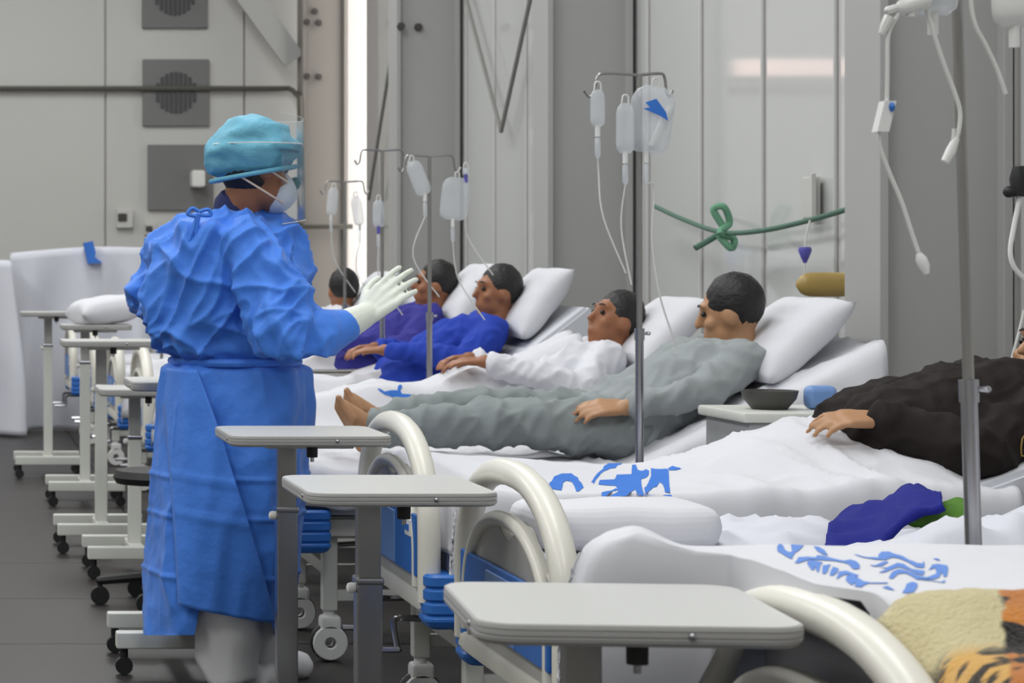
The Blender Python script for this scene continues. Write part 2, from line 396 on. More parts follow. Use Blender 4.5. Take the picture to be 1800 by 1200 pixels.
# green rope with a knot
t = thing('green_rope', 'sagging green rope with a looped knot on the white wall', 'rope', (3.4, 10.07, 1.2))
og = V(t.location)
bm = NB(); tube(bm, curve([px(1150, 362, 11.05), px(1200, 385, 10.6), px(1268, 408, 10.07), px(1340, 405, 9.6), px(1430, 385, 9.0), px(1540, 352, 8.4)], 6), 0.011, 8); obj('strand', bm, 'rope', t, og)
bm = NB(); tube(bm, curve([px(1268, 408, 10.07), px(1250, 420, 10.06), px(1222, 436, 10.05)], 5), 0.014, 8); obj('loose_end', bm, 'rope', t, og)
bm = NB()
k0 = px(1270, 400, 10.03)
tube(bm, curve([k0 + V(p) for p in ((0, 0, 0.01), (-0.04, 0, 0.08), (0.0, -.02, 0.09), (0.03, 0, 0.02), (-0.02, -.03, -0.02), (0.05, 0, -0.05), (0.03, -.02, -.09), (-0.02, 0, -0.03))], 6), 0.016, 8)
obj('knot', bm, 'ropeknot', t, og)
c = px(1404, 345, 9.25); bm = NB(); box(bm, WX - 0.035, WX, c.y - 0.06, c.y + 0.06, c.z - 0.09, c.z + 0.08, 0.008); box(bm, WX - 0.05, WX - 0.03, c.y - 0.09, c.y - 0.065, c.z - 0.09, c.z + 0.09, 0.004)
tag(obj('wall_latch', bm, 'endwall'), 'slim pale latch plate on the white wall above the rope', 'latch')

# ------------------------------------------------------------------ hospital beds
BW, BL = 0.90, 2.08
def arch_pts(x, y0, y1, zs, top, n=28, e=2.3, z0=0.42):
    pts = [V((x, y0, z0)), V((x, y0, (z0 + zs) / 2))]
    yc = (y0 + y1) / 2; hw = (y1 - y0) / 2
    for k in range(n + 1):
        t = math.pi * (1 - k / n); c_, s_ = math.cos(t), math.sin(t)
        pts.append(V((x, yc + hw * math.copysign(abs(c_) ** (2 / e), c_), zs + (top - zs) * abs(s_) ** (2 / e))))
    return pts + [V((x, y1, (z0 + zs) / 2)), V((x, y1, z0))]
def footboard(t, x, sgn, name, detail=True):
    """arched tube + inner plate; sgn = outward x direction"""
    bm = NB(); tube(bm, arch_pts(x, 0.03, BW - 0.03, 0.58, 0.835), 0.029, 12)
    fb = obj(name, bm, 'ivory', t)
    # inner plate with a wavy hand-grip edge
    poly = [(0.06, 0.44)]
    n = 30
    poly.append((BW - 0.06, 0.44))
    for k in range(n + 1):
        u = 1 - k / n; y = 0.06 + u * (BW - 0.12); s = math.sin(math.pi * u)
        z = 0.60 + 0.115 * s ** 0.6 + (0.022 * math.cos(u * math.pi * 6) if 0.12 < u < 0.88 else 0)
        poly.append((y, z))
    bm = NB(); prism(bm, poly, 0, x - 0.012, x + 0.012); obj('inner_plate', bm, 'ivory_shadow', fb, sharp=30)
    bm = NB(); tube(bm, [V((x, p[0], p[1])) for p in poly[2:]], 0.010, 8); obj('plate_rim', bm, 'ivory', fb)
    bm = NB(); tube(bm, arch_pts(x + sgn * 0.012, 0.10, BW - 0.10, 0.52, 0.735, e=2.2, z0=0.45), 0.017, 10); obj('inner_hoop', bm, 'ivory', fb)
    xo = x + sgn * 0.014
    lo, hi = min(xo, xo + sgn * 0.012), max(xo, xo + sgn * 0.012)
    bm = NB(); box(bm, lo, hi, 0.075, BW - 0.075, 0.475, 0.63, 0.005); bp_ = obj('blue_panel', bm, 'blue', fb)
    bm = NB(); box(bm, lo + sgn * 0.004, hi + sgn * 0.004, 0.33, 0.57, 0.48, 0.615, 0.003); obj('panel_insert', bm, 'blue_light', fb)
    bm = NB(); box(bm, lo + sgn * 0.004, hi + sgn * 0.004, 0.115, 0.185, 0.57, 0.612, 0.002); obj('label_plate', bm, 'white_plastic', fb)
    bm = NB(); box(bm, lo + sgn * 0.0065, hi + sgn * 0.0065, 0.13, 0.172, 0.583, 0.600, 0.002); obj('label_mark', bm, 'blue', fb)
    bm = NB(); box(bm, x - 0.02, x + 0.02, 0.02, BW - 0.02, 0.39, 0.44, 0.012); obj('bottom_rail', bm, 'ivory', fb)
    for y0 in (0.0, BW):
        so = -1 if y0 == 0 else 1
        bm = NB(); rings = []
        for k in range(21):
            z = 0.358 + 0.135 * k / 20; g = 0.006 if k % 5 in (0,) else 0.0
            i = 0.012 * (1 - min(1, k / 3)) + g
            cx, cy = x - sgn * 0.048, y0 - so * 0.03; ax, ay = 0.068 - i, 0.06 - i
            rings.append([V((cx + math.copysign(abs(math.cos(a)) ** 0.45, math.cos(a)) * ax, cy + math.copysign(abs(math.sin(a)) ** 0.45, math.sin(a)) * ay, z)) for a in [2 * math.pi * q / 24 for q in range(24)]])
        loft(bm, rings); obj('corner_bumper', bm, 'blue', fb, sharp=25)
    return fb
def caster(t, x, y, r=0.06):
    bm = NB()
    # side cover with a hole: ring + neck
    for dy in (-0.028, 0.028):
        rings = []
        for (rr, yy) in ((0.020, -0.006), (0.052, -0.006), (0.056, 0), (0.052, 0.006), (0.020, 0.006), (0.016, 0), (0.020, -0.006)):
            rings.append([V((x + rr * math.cos(a), y + dy + yy, r + rr * math.sin(a))) for a in [2 * math.pi * q / 20 for q in range(20)]])
        loft(bm, rings, cap=False)
    box(bm, x - 0.03, x + 0.035, y - 0.034, y + 0.034, r + 0.035, r + 0.085, 0.012)
    cyl(bm, (x, y, r + 0.08), (x, y, r + 0.12), 0.018, 12)
    cs = obj('caster', bm, 'white_plastic', t)
    bm = NB(); rings = []
    for (rr, yy) in ((0.018, -0.018), (r - 0.008, -0.018), (r, -0.01), (r, 0.01), (r - 0.008, 0.018), (0.018, 0.018), (0.018, -0.018)):
        rings.append([V((x + rr * math.cos(a), y + yy, r + rr * math.sin(a))) for a in [2 * math.pi * q / 22 for q in range(22)]])
    loft(bm, rings, cap=False); obj('wheel', bm, 'black', cs)
def make_bed(side_rail):
    t = thing('hospital_bed', 'bed', 'bed')
    footboard(t, 0.0, -1, 'footboard'); footboard(t, BL, 1, 'headboard')
    for y in (0.09, BW - 0.09):
        bm = NB(); box(bm, 0.02, BL - 0.02, y - 0.02, y + 0.02, 0.40, 0.455, 0.006); obj('frame_rail', bm, 'ivory', t)
    bm = NB(); box(bm, 0.06, BL - 0.06, 0.10, BW - 0.10, 0.445, 0.462, 0.004); obj('deck', bm, 'powder', t)
    for x in (0.13, BL - 0.25):
        for y in (0.13, BW - 0.13):
            bm = NB(); box(bm, x - 0.024, x + 0.024, y - 0.024, y + 0.024, 0.16, 0.41, 0.006); obj('leg', bm, 'powder', t)
            caster(t, x, y)
        bm = NB(); box(bm, x - 0.018, x + 0.018, 0.13, BW - 0.13, 0.27, 0.31, 0.006); obj('stretcher', bm, 'powder', t)
    for y in (0.13, BW - 0.13):
        bm = NB(); box(bm, 0.13, BL - 0.25, y - 0.014, y + 0.014, 0.19, 0.225, 0.005); obj('side_stretcher', bm, 'powder', t)
    for k, y in enumerate((0.26, 0.62)):
        bm = NB(); tube(bm, curve([(0.3, y, 0.36), (0.05, y, 0.345), (-0.03, y, 0.345), (-0.045, y - 0.02, 0.33), (-0.05, y - 0.09, 0.285), (-0.055, y - 0.10, 0.28), (-0.13, y - 0.10, 0.28)], 4), 0.0085, 8); obj('crank', bm, 'steel', t)
    if side_rail:
        for y in (0.0, BW):
            bm = NB(); tube(bm, curve([(0.62, y, 0.46), (0.63, y, 0.70), (0.68, y, 0.745), (0.9, y, 0.75), (1.3, y, 0.75), (1.36, y, 0.70), (1.37, y, 0.46)], 5), 0.011, 8)
            sr = obj('side_rail', bm, 'steel_dull', t)
            for x in (0.85, 1.0, 1.15):
                bm = NB(); cyl(bm, (x, y, 0.45), (x, y, 0.75), 0.007, 8); obj('rail_bar', bm, 'steel_dull', sr)
    return t
bedproto = make_bed(False); bedproto2 = make_bed(True)
#        key, X foot, near Y, zscale, backrest angle, label
BEDS = [('A', 1.12, 2.50, 0.945, 25, 'cream arched hospital bed holding the tiger-print blanket'),
        ('B', 1.16, 4.28, 0.975, 25, 'cream arched hospital bed holding the dark blue cloth and folded blanket'),
        ('C', 1.17, 5.58, 1.0, 20, 'cream arched hospital bed of the patient in a black jacket'),
        ('D', 1.06, 7.10, 1.0, 27, 'hospital bed under the barefoot patient in grey trousers'),
        ('E', 1.08, 8.50, 1.0, 28, 'hospital bed next beyond the barefoot patient, its patient under a printed sheet'),
        ('F', 1.03, 9.80, 1.0, 38, 'hospital bed of the patient in the bright blue top'),
        ('G', 0.95, 11.10, 1.0, 37, 'hospital bed of the patient in the violet top'),
        ('H', 0.93, 12.70, 1.0, 40, 'hospital bed of the farthest dark-haired patient'),
        ('I', 0.90, 14.40, 1.0, 30, 'second hospital bed from the far end of the row'),
        ('J', 0.85, 16.20, 1.0, 30, 'hospital bed at the far end of the row')]
B = {}
for k, (key, x, y, zs, ang, lab) in enumerate(BEDS):
    if key == 'A': o = bedproto
    elif key in 'BCD': o = copy_tree(bedproto)
    elif key == 'E': o = bedproto2
    else: o = copy_tree(bedproto2)
    o.location = (x, y, 0); o.scale = (1, 1, zs); tag(o, lab, 'bed', 'hospital beds in the row')
    B[key] = dict(x=x, y=y, zs=zs, ang=ang, o=o)
PIV = 1.08
def prof(b, x):
    """mattress top height at world x"""
    xl = x - b['x']; z = 0.60
    if xl > PIV: z += (xl - PIV) * math.tan(R(b['ang']))
    return z
MATLAB = {'A': 'tiger-print blanket bed', 'B': 'dark blue cloth bed', 'C': 'black jacket patient', 'D': 'barefoot grey patient', 'E': 'bed just beyond the barefoot patient', 'F': 'bright blue top patient', 'G': 'violet top patient', 'H': 'farthest dark-haired patient', 'I': 'second bed from the far end', 'J': 'bed at the far end of the row'}
for key, b in B.items():
    xe = PIV + 0.80 * math.cos(R(b['ang'])); ze = 0.60 + 0.80 * math.sin(R(b['ang']))
    a_ = R(b['ang']); n_ = (math.sin(a_) * 0.13, -math.cos(a_) * 0.13)
    top = [(0.05, 0.47), (0.05, 0.58), (0.07, 0.60), (PIV, 0.60), (xe, ze), (xe + n_[0], ze + n_[1]), (PIV + 0.06, 0.468)]
    bm = NB(); prism(bm, [(p[0], p[1]) for p in top], 1, b['y'] + 0.04, b['y'] + BW - 0.04)
    bmesh.ops.translate(bm, verts=bm.verts, vec=(b['x'], 0, 0))
    bmesh.ops.bevel(bm, geom=list(bm.edges), offset=0.015, segments=2, affect='EDGES')
    tag(obj('mattress', bm, 'mattress', sharp=50), 'pale mattress under the sheet, ' + MATLAB[key], 'mattress', 'mattresses on the beds')

# ------------------------------------------------------------------ bedding
def up_mesh(name, bm):
    bm.normal_update()
    if sum(f.normal.z for f in bm.faces) < 0: bmesh.ops.reverse_faces(bm, faces=bm.faces)
    me = bpy.data.meshes.new(name); bm.to_mesh(me); bm.free(); return me
def fold(x, y, sd, sx=5.0, sy=5.0, k=3):
    wx = x + 0.06 * nz(x * 4, y * 4, sd); wy = y + 0.06 * nz(x * 4 + 8, y * 4, sd)
    return (1 - abs(nz(wx * sx + wy * 2, wy * sy, sd + 0.5))) ** k - 0.45
def sheet(name, label, x0, x1, y0, y1, topf, foot=0.2, near=0.25, far=0.2, step=0.018, m='sheet', cat='sheet', group=None, folds=1.0, x0f=None, footf=None):
    bm = NB()
    def grid(a, b): n = max(2, int(round((b - a) / step))); return [a + (b - a) * i / n for i in range(n + 1)]
    us = grid(x0 - foot, x1); vs = grid(y0 - near, y1 + far); vv = []
    for v in vs:
        row = []
        for u in us:
            yb = min(max(v, y0), y1); off = (x0f(yb) - x0) * (1 - sstep(x0, x0 + 0.6, u)) if x0f else 0
            ub = max(u, x0) + off
            ex, en, ef = max(0, x0 - u), max(0, y0 - v), max(0, v - y1)
            if footf: ex *= footf(yb)
            e = max(ex, en, ef) + 0.25 * (ex + en + ef - max(ex, en, ef))
            p = V((ub, yb, topf(ub, yb) - e + 0.0))
            sw = folds * (0.02 * (1 - math.exp(-e / 0.02)) + 0.045 * min(1, e / 0.15) * (0.4 + nz(ub * 9, yb * 9, 3 + e)))
            if ex: p.x -= sw * (sstep(3.28, 3.32, yb) if footf else 1)
            if en: p.y -= sw
            if ef: p.y += sw
            row.append(bm.verts.new(p))
        vv.append(row)
    for a, b in zip(vv, vv[1:]):
        for i in range(len(us) - 1): bm.faces.new((a[i], a[i + 1], b[i + 1], b[i]))
    o = obj(name, up_mesh(name, bm), m, sharp=None)
    sd = o.modifiers.new('thickness', 'SOLIDIFY'); sd.thickness = 0.004; sd.offset = -1
    return tag(o, label, cat, group)
def hit(x, y, topf, dmin, dmax):
    d = dmax
    lo = dmin; best = None
    n = 160
    for i in range(n + 1):
        d = dmin + (dmax - dmin) * i / n; p = px(x, y, d)
        if p.z <= topf(p.x, p.y): best = d; break
    if best is None: best = dmax
    p = px(x, y, best); p.z = topf(p.x, p.y); return p
def printed(parent, polys, topf, dmin, dmax, m='print', name='print', lift=0.0011, cuts=3, xmin=-9, squeeze=None):
    bm = NB()
    for poly in polys:
        pts = [hit(x, y, topf, dmin, dmax) for x, y in poly]
        if squeeze:
            for p in pts:
                if p.x < squeeze[0]: p.x = squeeze[0] - (squeeze[0] - p.x) * squeeze[1]
        flat = [V((max(p.x, xmin), p.y, 0)) for p in pts]
        # densify edges
        den = []
        for i, p in enumerate(flat):
            q = flat[(i + 1) % len(flat)]; n = max(1, int((q - p).length / 0.012))
            den += [p.lerp(q, j / n) for j in range(n)]
        tris = geometry.tessellate_polygon([den])
        vs = [bm.verts.new(p) for p in den]
        for tr in tris:
            try: bm.faces.new([vs[i] for i in tr])
            except ValueError: pass
    for _ in range(cuts):
        es = [e for e in bm.edges if e.calc_length() > 0.014]
        if es: bmesh.ops.subdivide_edges(bm, edges=es, cuts=1, use_grid_fill=False); bmesh.ops.triangulate(bm, faces=bm.faces)
    for v in bm.verts: v.co.z = topf(v.co.x, v.co.y) + lift
    for f in bm.faces:
        f.normal_update()
        if f.normal.z < 0: f.normal_flip()
    me = bpy.data.meshes.new(name); bm.to_mesh(me); bm.free(); me.materials.append(M[m])
    o = bpy.data.objects.new(name, me); C.objects.link(o); o.parent = parent
    me.transform(Matrix.Translation(-V(parent.location))); return o
def crop(s, ox, oy, lists): return [[(ox + x / s, oy + y / s) for x, y in l] for l in lists]
def gauss(x, c, s): return math.exp(-((x - c) / s) ** 2)

# bed A: flat printed sheet drawn over the far foot corner
bA = B['A']
def topA(x, y):
    z = 0.828 + 0.006 * fbm(x * 4, y * 4, 1) + 0.008 * sstep(1.15, 1.02, x) * fold(x, y, 2, 12, 10)
    z += 0.03 * gauss(x, 1.0, 0.05) * gauss(y, 3.35, 0.10)
    return z - 0.085 * sstep(2.87, 2.66, y)
sA = sheet('printed_sheet', 'white sheet with pale blue emblem beside the tiger-print blanket', 1.165, 2.2, 2.52, 3.38, topA, 0.34, 0.2, 0.22, 0.010, group='printed hospital sheets', x0f=lambda y: 1.165 - 0.050 * sstep(2.88, 2.95, y) - 0.165 * sstep(3.27, 3.33, y), footf=lambda y: 0.6 - 0.56 * sstep(2.84, 2.90, y) + 0.07 * sstep(2.98, 3.12, y) + 0.17 * sstep(3.12, 3.25, y) + 0.72 * sstep(3.27, 3.31, y))
bm = NB(); box(bm, 1.185, 2.15, 2.545, 3.355, 0.605, 0.73, 0.03, 3); tag(obj('mattress_topper', bm, 'sheet2'), 'thick white topper beneath the pale-emblem sheet', 'topper')
LA = crop(4.865, 1290, 940, [
 [(115,95),(150,92),(155,140),(180,160),(215,150),(240,92),(370,94),(330,125),(230,165),(150,205),(100,190),(68,150),(85,115)],
 [(460,105),(510,108),(550,145),(548,180),(500,170),(470,150)],
 [(150,240),(230,200),(330,195),(400,200),(440,180),(500,185),(580,215),(660,235),(740,225),(790,245),(802,270),(780,298),(715,300),(690,260),(640,248),(560,238),(440,225),(330,215),(260,225),(180,248)],
 [(270,255),(300,225),(350,220),(440,240),(400,270),(345,315),(330,310),(335,275),(310,290),(285,290)],
 [(375,325),(420,275),(510,262),(480,285),(440,310),(395,335)],
 [(440,345),(470,310),(520,285),(570,300),(540,320),(470,350)],
 [(490,375),(560,318),(640,318),(740,350),(720,358),(620,337),(560,352),(510,378)],
 [(580,390),(610,350),(680,345),(760,395),(830,407),(1000,414),(990,421),(800,416),(760,420),(700,445),(635,435),(670,400),(610,415)],
 [(915,450),(980,440),(1005,460),(1025,485),(960,470)],
 [(815,175),(840,178),(930,203),(1040,205),(1060,175),(1120,150),(1200,150),(1280,175),(1340,215),(1400,245),(1450,250),(1490,225),(1460,275),(1440,290),(1370,280),(1310,240),(1240,205),(1180,200),(1100,220),(1000,225),(900,210)],
 [(900,270),(960,275),(1030,250),(1090,230),(1110,240),(1030,275),(940,285)],
 [(980,290),(1060,295),(1150,260),(1200,245),(1260,255),(1320,300),(1440,310),(1400,350),(1330,340),(1270,305),(1190,282),(1100,310),(1040,332),(970,345),(960,338),(1060,305)],
 [(1030,380),(1100,330),(1180,305),(1260,315),(1330,350),(1420,370),(1520,340),(1550,330),(1560,290),(1480,305),(1550,260),(1620,248),(1700,265),(1690,300),(1640,355),(1600,370),(1610,325),(1550,370),(1480,388),(1420,388),(1300,385),(1230,338),(1150,345),(1080,385),(1050,392)],
 [(1290,388),(1400,394),(1550,412),(1600,385),(1570,420),(1450,408),(1300,397)],
 [(1600,200),(1660,205),(1670,222),(1640,218)],
 [(1080,510),(1130,480),(1180,435),(1250,420),(1290,435),(1270,465),(1200,510),(1130,520)]])
printed(sA, LA, topA, 2.6, 3.38, 'print_pale', xmin=1.125, squeeze=(1.45, 0.83))

# bed B: rumpled white sheet
bB = B['B']
def topB(x, y):
    rm = sstep(1.55, 1.8, x); z = 0.632 + (0.008 + 0.03 * rm) * fbm(x * 5, y * 5, 8) + (0.006 + 0.030 * rm) * fold(x, y, 9, 6, 4, 4) + 0.014 * rm * fold(x, y, 19, 13, 9, 4)
    z += 0.11 * gauss(y, 4.50, 0.13) * sstep(1.72, 1.95, x)                     # rolled near edge
    z += 0.075 * gauss(x, 1.78, 0.13) * gauss(y, 5.0, 0.2)
    return z
sheet('rumpled_sheet', 'rumpled white sheet under the dark blue cloth', 1.24, 2.7, 4.30, 5.16, lambda x, y: max(topB(x, y), prof(bB, x) + .02), 0.2, 0.25, 0.2, 0.018, 'sheet2')
# folded blanket at the foot of bed B
bm = NB(); box(bm, 1.24, 1.645, 4.84, 5.12, 0.635, 0.730, 0.042, 5); bmesh.ops.subdivide_edges(bm, edges=bm.edges, cuts=3, use_grid_fill=True)
for v in bm.verts: v.co += V((0.006 * nz(v.co.x * 9, v.co.y * 9, v.co.z * 9), 0.012 * nz(v.co.x * 12, 5, v.co.z * 4), 0.009 * nz(v.co.x * 8, v.co.y * 8, 2)))
tag(obj('folded_blanket', bm, 'sheet', sharp=None), 'plump folded white blanket at the foot of the dark blue cloth bed', 'blanket')
def patch(name, up, lo, du, dl, m, lab, cat, n=40, k=14, amp=0.016, thick=0.014, bulge=0.02):
    U = [px(*p, du if not isinstance(du, (list, tuple)) else du[i]) for i, p in enumerate(up)]
    Lo = [px(*p, dl if not isinstance(dl, (list, tuple)) else dl[i]) for i, p in enumerate(lo)]
    U = curve(U, 10); Lo = curve(Lo, 10)
    def s(l, t): f = t * (len(l) - 1); i = min(int(f), len(l) - 2); return l[i].lerp(l[i + 1], f - i)
    bm = NB(); vv = []
    for i in range(n + 1):
        row = []
        for j in range(k + 1):
            t = j / k; p = s(U, i / n).lerp(s(Lo, i / n), t)
            p.z += bulge * math.sin(math.pi * t) + amp * fbm(p.x * 14, p.y * 14, 5)
            row.append(bm.verts.new(p))
        vv.append(row)
    for a, b in zip(vv, vv[1:]):
        for j in range(k): bm.faces.new((a[j], a[j + 1], b[j + 1], b[j]))
    o = obj(name, up_mesh(name, bm), m, sharp=None); sd = o.modifiers.new('thickness', 'SOLIDIFY'); sd.thickness = thick; sd.offset = -1
    return tag(o, lab, cat)
patch('dark_blue_cloth', [(1462, 922), (1512, 886), (1545, 884), (1568, 866), (1612, 852), (1652, 876)], [(1448, 972), (1530, 968), (1562, 934), (1592, 912), (1622, 903), (1656, 886)], 4.98, 4.62, 'royal', 'crumpled dark blue cloth on the rumpled white bed', 'cloth')
patch('green_cloth', [(1600, 890), (1640, 888), (1696, 884)], [(1598, 912), (1645, 924), (1700, 924)], 4.92, 4.68, 'green', 'small crumpled green cloth beside the dark blue cloth', 'cloth', 24, 8)

# bed C: printed sheet over the legs of the patient in black
bC = B['C']
def topC(x, y):
    z = 0.688 + 0.02 * sstep(1.45, 1.22, x)
    yc = 6.03
    z += 0.07 * sstep(1.75, 2.15, x) * gauss(y, yc, 0.34) + 0.10 * gauss(x, 2.34, 0.24) * gauss(y, yc + 0.05, 0.32)
    z += 0.03 * gauss(y, 6.35, 0.16) * sstep(1.9, 1.5, x)
    z += 0.008 * fbm(x * 4, y * 4, 3) + 0.022 * sstep(1.75, 2.05, x) * fold(x, y, 7, 7, 4, 4) + 0.010 * sstep(1.85, 2.1, x) * fold(x, y, 17, 14, 8, 4)
    return z
sC = sheet('printed_sheet', 'white sheet with bold blue emblem over the legs of the black-jacket patient', 1.25, 2.62, 5.60, 6.46, topC, 0.16, 0.28, 0.2, 0.012, group='printed hospital sheets')
LC = crop(5, 860, 790, [
 [(95,203),(140,203),(150,218),(110,220)],
 [(185,225),(260,240),(300,235),(340,215),(430,212),(415,260),(380,290),(340,300),(290,280),(200,245)],
 [(525,345),(530,290),(570,240),(640,212),(720,212),(780,250),(830,335),(770,372),(750,330),(720,285),(680,275),(650,295),(635,362)],
 [(1000,170),(1040,125),(1170,122),(1110,165),(1060,170),(1000,200),(935,270),(920,305),(895,285),(920,250)],
 [(970,270),(1100,265),(1120,222),(1250,220),(1255,140),(1290,135),(1305,180),(1340,190),(1380,175),(1405,190),(1400,230),(1380,250),(1335,265),(1340,330),(1360,400),(1480,445),(1310,440),(1280,350),(1210,440),(1050,440),(1140,370),(1110,320),(960,310)],
 [(985,380),(1110,345),(1130,355),(1020,425),(990,415)],
 [(925,435),(1070,435),(1050,448),(930,445)],
 [(1420,165),(1560,170),(1575,180),(1580,260),(1590,380),(1545,380),(1530,320),(1500,290),(1430,350),(1372,390),(1362,340),(1400,290),(1422,230)],
 [(1570,165),(1610,145),(1690,172),(1640,185),(1580,185)],
 [(1520,440),(1540,400),(1595,400),(1615,445),(1525,445)]])
printed(sC, LC, topC, 5.5, 6.46)

# beds D to J
def low_top(b, seed, legs=True, hump=0.09):
    yc = b['y'] + 0.45
    def f(x, y):
        z = prof(b, x) + 0.022 + 0.010 * fbm(x * 5, y * 5, seed) + 0.016 * fold(x, y, seed, 6, 5, 4) + 0.006 * fold(x, y, seed + 3, 12, 9, 4)
        if legs:
            xl = x - b['x']
            on = sstep(0.05, 0.2, xl) * sstep(1.7, 1.3, xl)
            z += on * hump * (gauss(y, yc - 0.09, 0.09) + gauss(y, yc + 0.09, 0.09)) * (1 + 0.5 * gauss(xl, 0.62, 0.25))
            z += on * 0.13 * sstep(0.7, 1.0, xl) * gauss(y, yc, 0.30)
        return z
    return f
tD = low_top(B['D'], 11, False)
sheet('bottom_sheet', 'white sheet beneath the barefoot patient in grey trousers', B['D']['x'] + 0.06, B['D']['x'] + 1.85, 7.12, 7.98, tD, 0.1, 0.12, 0.1, 0.025)
tops = {}
SH = {'E': 'white sheet with small blue emblem beyond the barefoot patient', 'F': 'white sheet over the legs of the patient in the bright blue top', 'G': 'white sheet over the legs of the patient in the violet top', 'H': 'white sheet over the farthest dark-haired patient', 'I': 'white sheet on the second bed from the far end', 'J': 'white sheet on the bed at the far end of the row'}
sheets = {}
for i, key in enumerate('EFGHIJ'):
    b = B[key]; tops[key] = low_top(b, 20 + i, key not in 'IJ', 0.12 if key == 'E' else 0.10)
    sheets[key] = sheet('printed_sheet' if key == 'E' else 'white_sheet', SH[key], b['x'] + 0.06, b['x'] + (1.36 if key == 'E' else 1.70 if key in 'IJ' else 1.24), b['y'] + 0.02, b['y'] + BW - 0.02, tops[key], 0.12, 0.2, 0.12, 0.028, group='sheets over the farther patients')
printed(sheets['E'], crop(15, 640, 660, [[(350,380),(420,380),(540,460),(880,470),(900,300),(960,260),(1010,300),(960,470),(1000,540),(1280,540),(1310,600),(1230,650),(930,690),(560,580),(420,510)]]), tops['E'], 8.3, 9.45, lift=0.003)
# raised white covers over knees on the blue-top and violet-top beds
# pillows
def pillow(x, y, z, ang, lab, sx=0.20, sy=0.30, sz=0.075, m='sheet', yaw=0):
    bm = NB(); n = 24
    vv = {}
    for s_ in (1, -1):
        for i in range(n + 1):
            for j in range(n + 1):
                u, v = -1 + 2 * i / n, -1 + 2 * j / n
                h = max(0, (1 - u ** 4) * (1 - v ** 4)) ** 0.5
                if s_ == -1 and h == 0: vv[s_, i, j] = vv[1, i, j]; continue
                k = 1 - 0.06 * (1 - abs(u)) * abs(v) ** 6 - 0.06 * (1 - abs(v)) * abs(u) ** 6
                vv[s_, i, j] = bm.verts.new((u * sx * k, v * sy * k, s_ * h * sz * (1 + 0.12 * nz(u * 2.5 + x, v * 2.5, s_))))
    for s_ in (1, -1):
        for i in range(n):
            for j in range(n):
                q = [vv[s_, i, j], vv[s_, i + 1, j], vv[s_, i + 1, j + 1], vv[s_, i, j + 1]]
                if s_ == -1: q = q[::-1]
                try: bm.faces.new(q)
                except ValueError: pass
    o = obj('pillow', bm, m, sharp=None, recenter=False)
    o.rotation_euler = (0, -ang, yaw); o.location = (x, y, z)
    return tag(o, lab, 'pillow', 'pillows on the ward')
HEADS = {'C': px(1850, 622, 6.05), 'D': px(1282, 552, 7.58), 'E': px(1078, 565, 8.97), 'F': px(872, 515, 10.27), 'G': px(762, 502, 11.6), 'H': px(602, 512, 13.2)}
for key, lab in (('C', 'white pillow behind the patient in black'), ('D', 'white pillow behind the patient in grey'), ('E', 'white pillow behind the second patient from the grey one'), ('F', 'white pillow behind the patient in the bright blue top'), ('G', 'white pillow behind the patient in the violet top'), ('H', 'white pillow behind the farthest dark-haired patient')):
    b = B[key]; h_ = HEADS[key]
    pillow(h_.x + 0.155, b['y'] + 0.45, h_.z - (0.085 if key == 'D' else 0.045), R(b['ang'] + 16), lab, 0.19, 0.30, 0.065)
# tiger-print blanket on bed A
bm = NB(); n, k = 56, 40; vv = []
x0, x1, y0, y1 = 1.145, 1.80, 2.28, 2.83
for i in range(n + 1):
    row = []
    for j in range(k + 1):
        u, v = i / n, j / k; x = x0 + (x1 - x0) * u; y = y0 + (y1 - y0) * v
        e = min(1, u / 0.22) ; e2 = min(1, (1 - v) / 0.3); e3 = min(1, (1 - u) / 0.2)
        dome = (1 - (1 - e) ** 2) ** 0.5 * (1 - (1 - e2) ** 2) ** 0.5 * (1 - (1 - e3) ** 2) ** 0.5
        z = topA(x, max(y, 2.52)) + 0.010 + 0.048 * dome * (0.8 + 0.2 * sstep(0, 0.5, u)) + 0.006 * nz(x * 18, y * 18, 1) + 0.004 * nz(x * 60, y * 60, 2) - 0.03 * sstep(0.05, 0, u)
        if y < 2.50: z -= 1.0 * (2.50 - y)
        row.append(bm.verts.new((x, max(y, 2.44 - 0.05 * math.sin((2.50 - y) * 9)) if y < 2.50 else y, z)))
    vv.append(row)
for a, b in zip(vv, vv[1:]):
    for j in range(k): bm.faces.new((a[j], b[j], b[j + 1], a[j + 1]))
me = bpy.data.meshes.new('tiger_print_blanket'); bm.normal_update(); bm.to_mesh(me); bm.free()
me.polygons.foreach_set('use_smooth', [True] * len(me.polygons)); me.materials.append(M['tiger'])
org = V((1.20, 2.57, 0.7)); me.transform(Matrix.Translation(-org))
o = bpy.data.objects.new('tiger_print_blanket', me); o.location = org; C.objects.link(o)
sd = o.modifiers.new('thickness', 'SOLIDIFY'); sd.thickness = 0.02; sd.offset = -1
tag(o, 'fleece blanket with beige, orange and black tiger print', 'blanket')

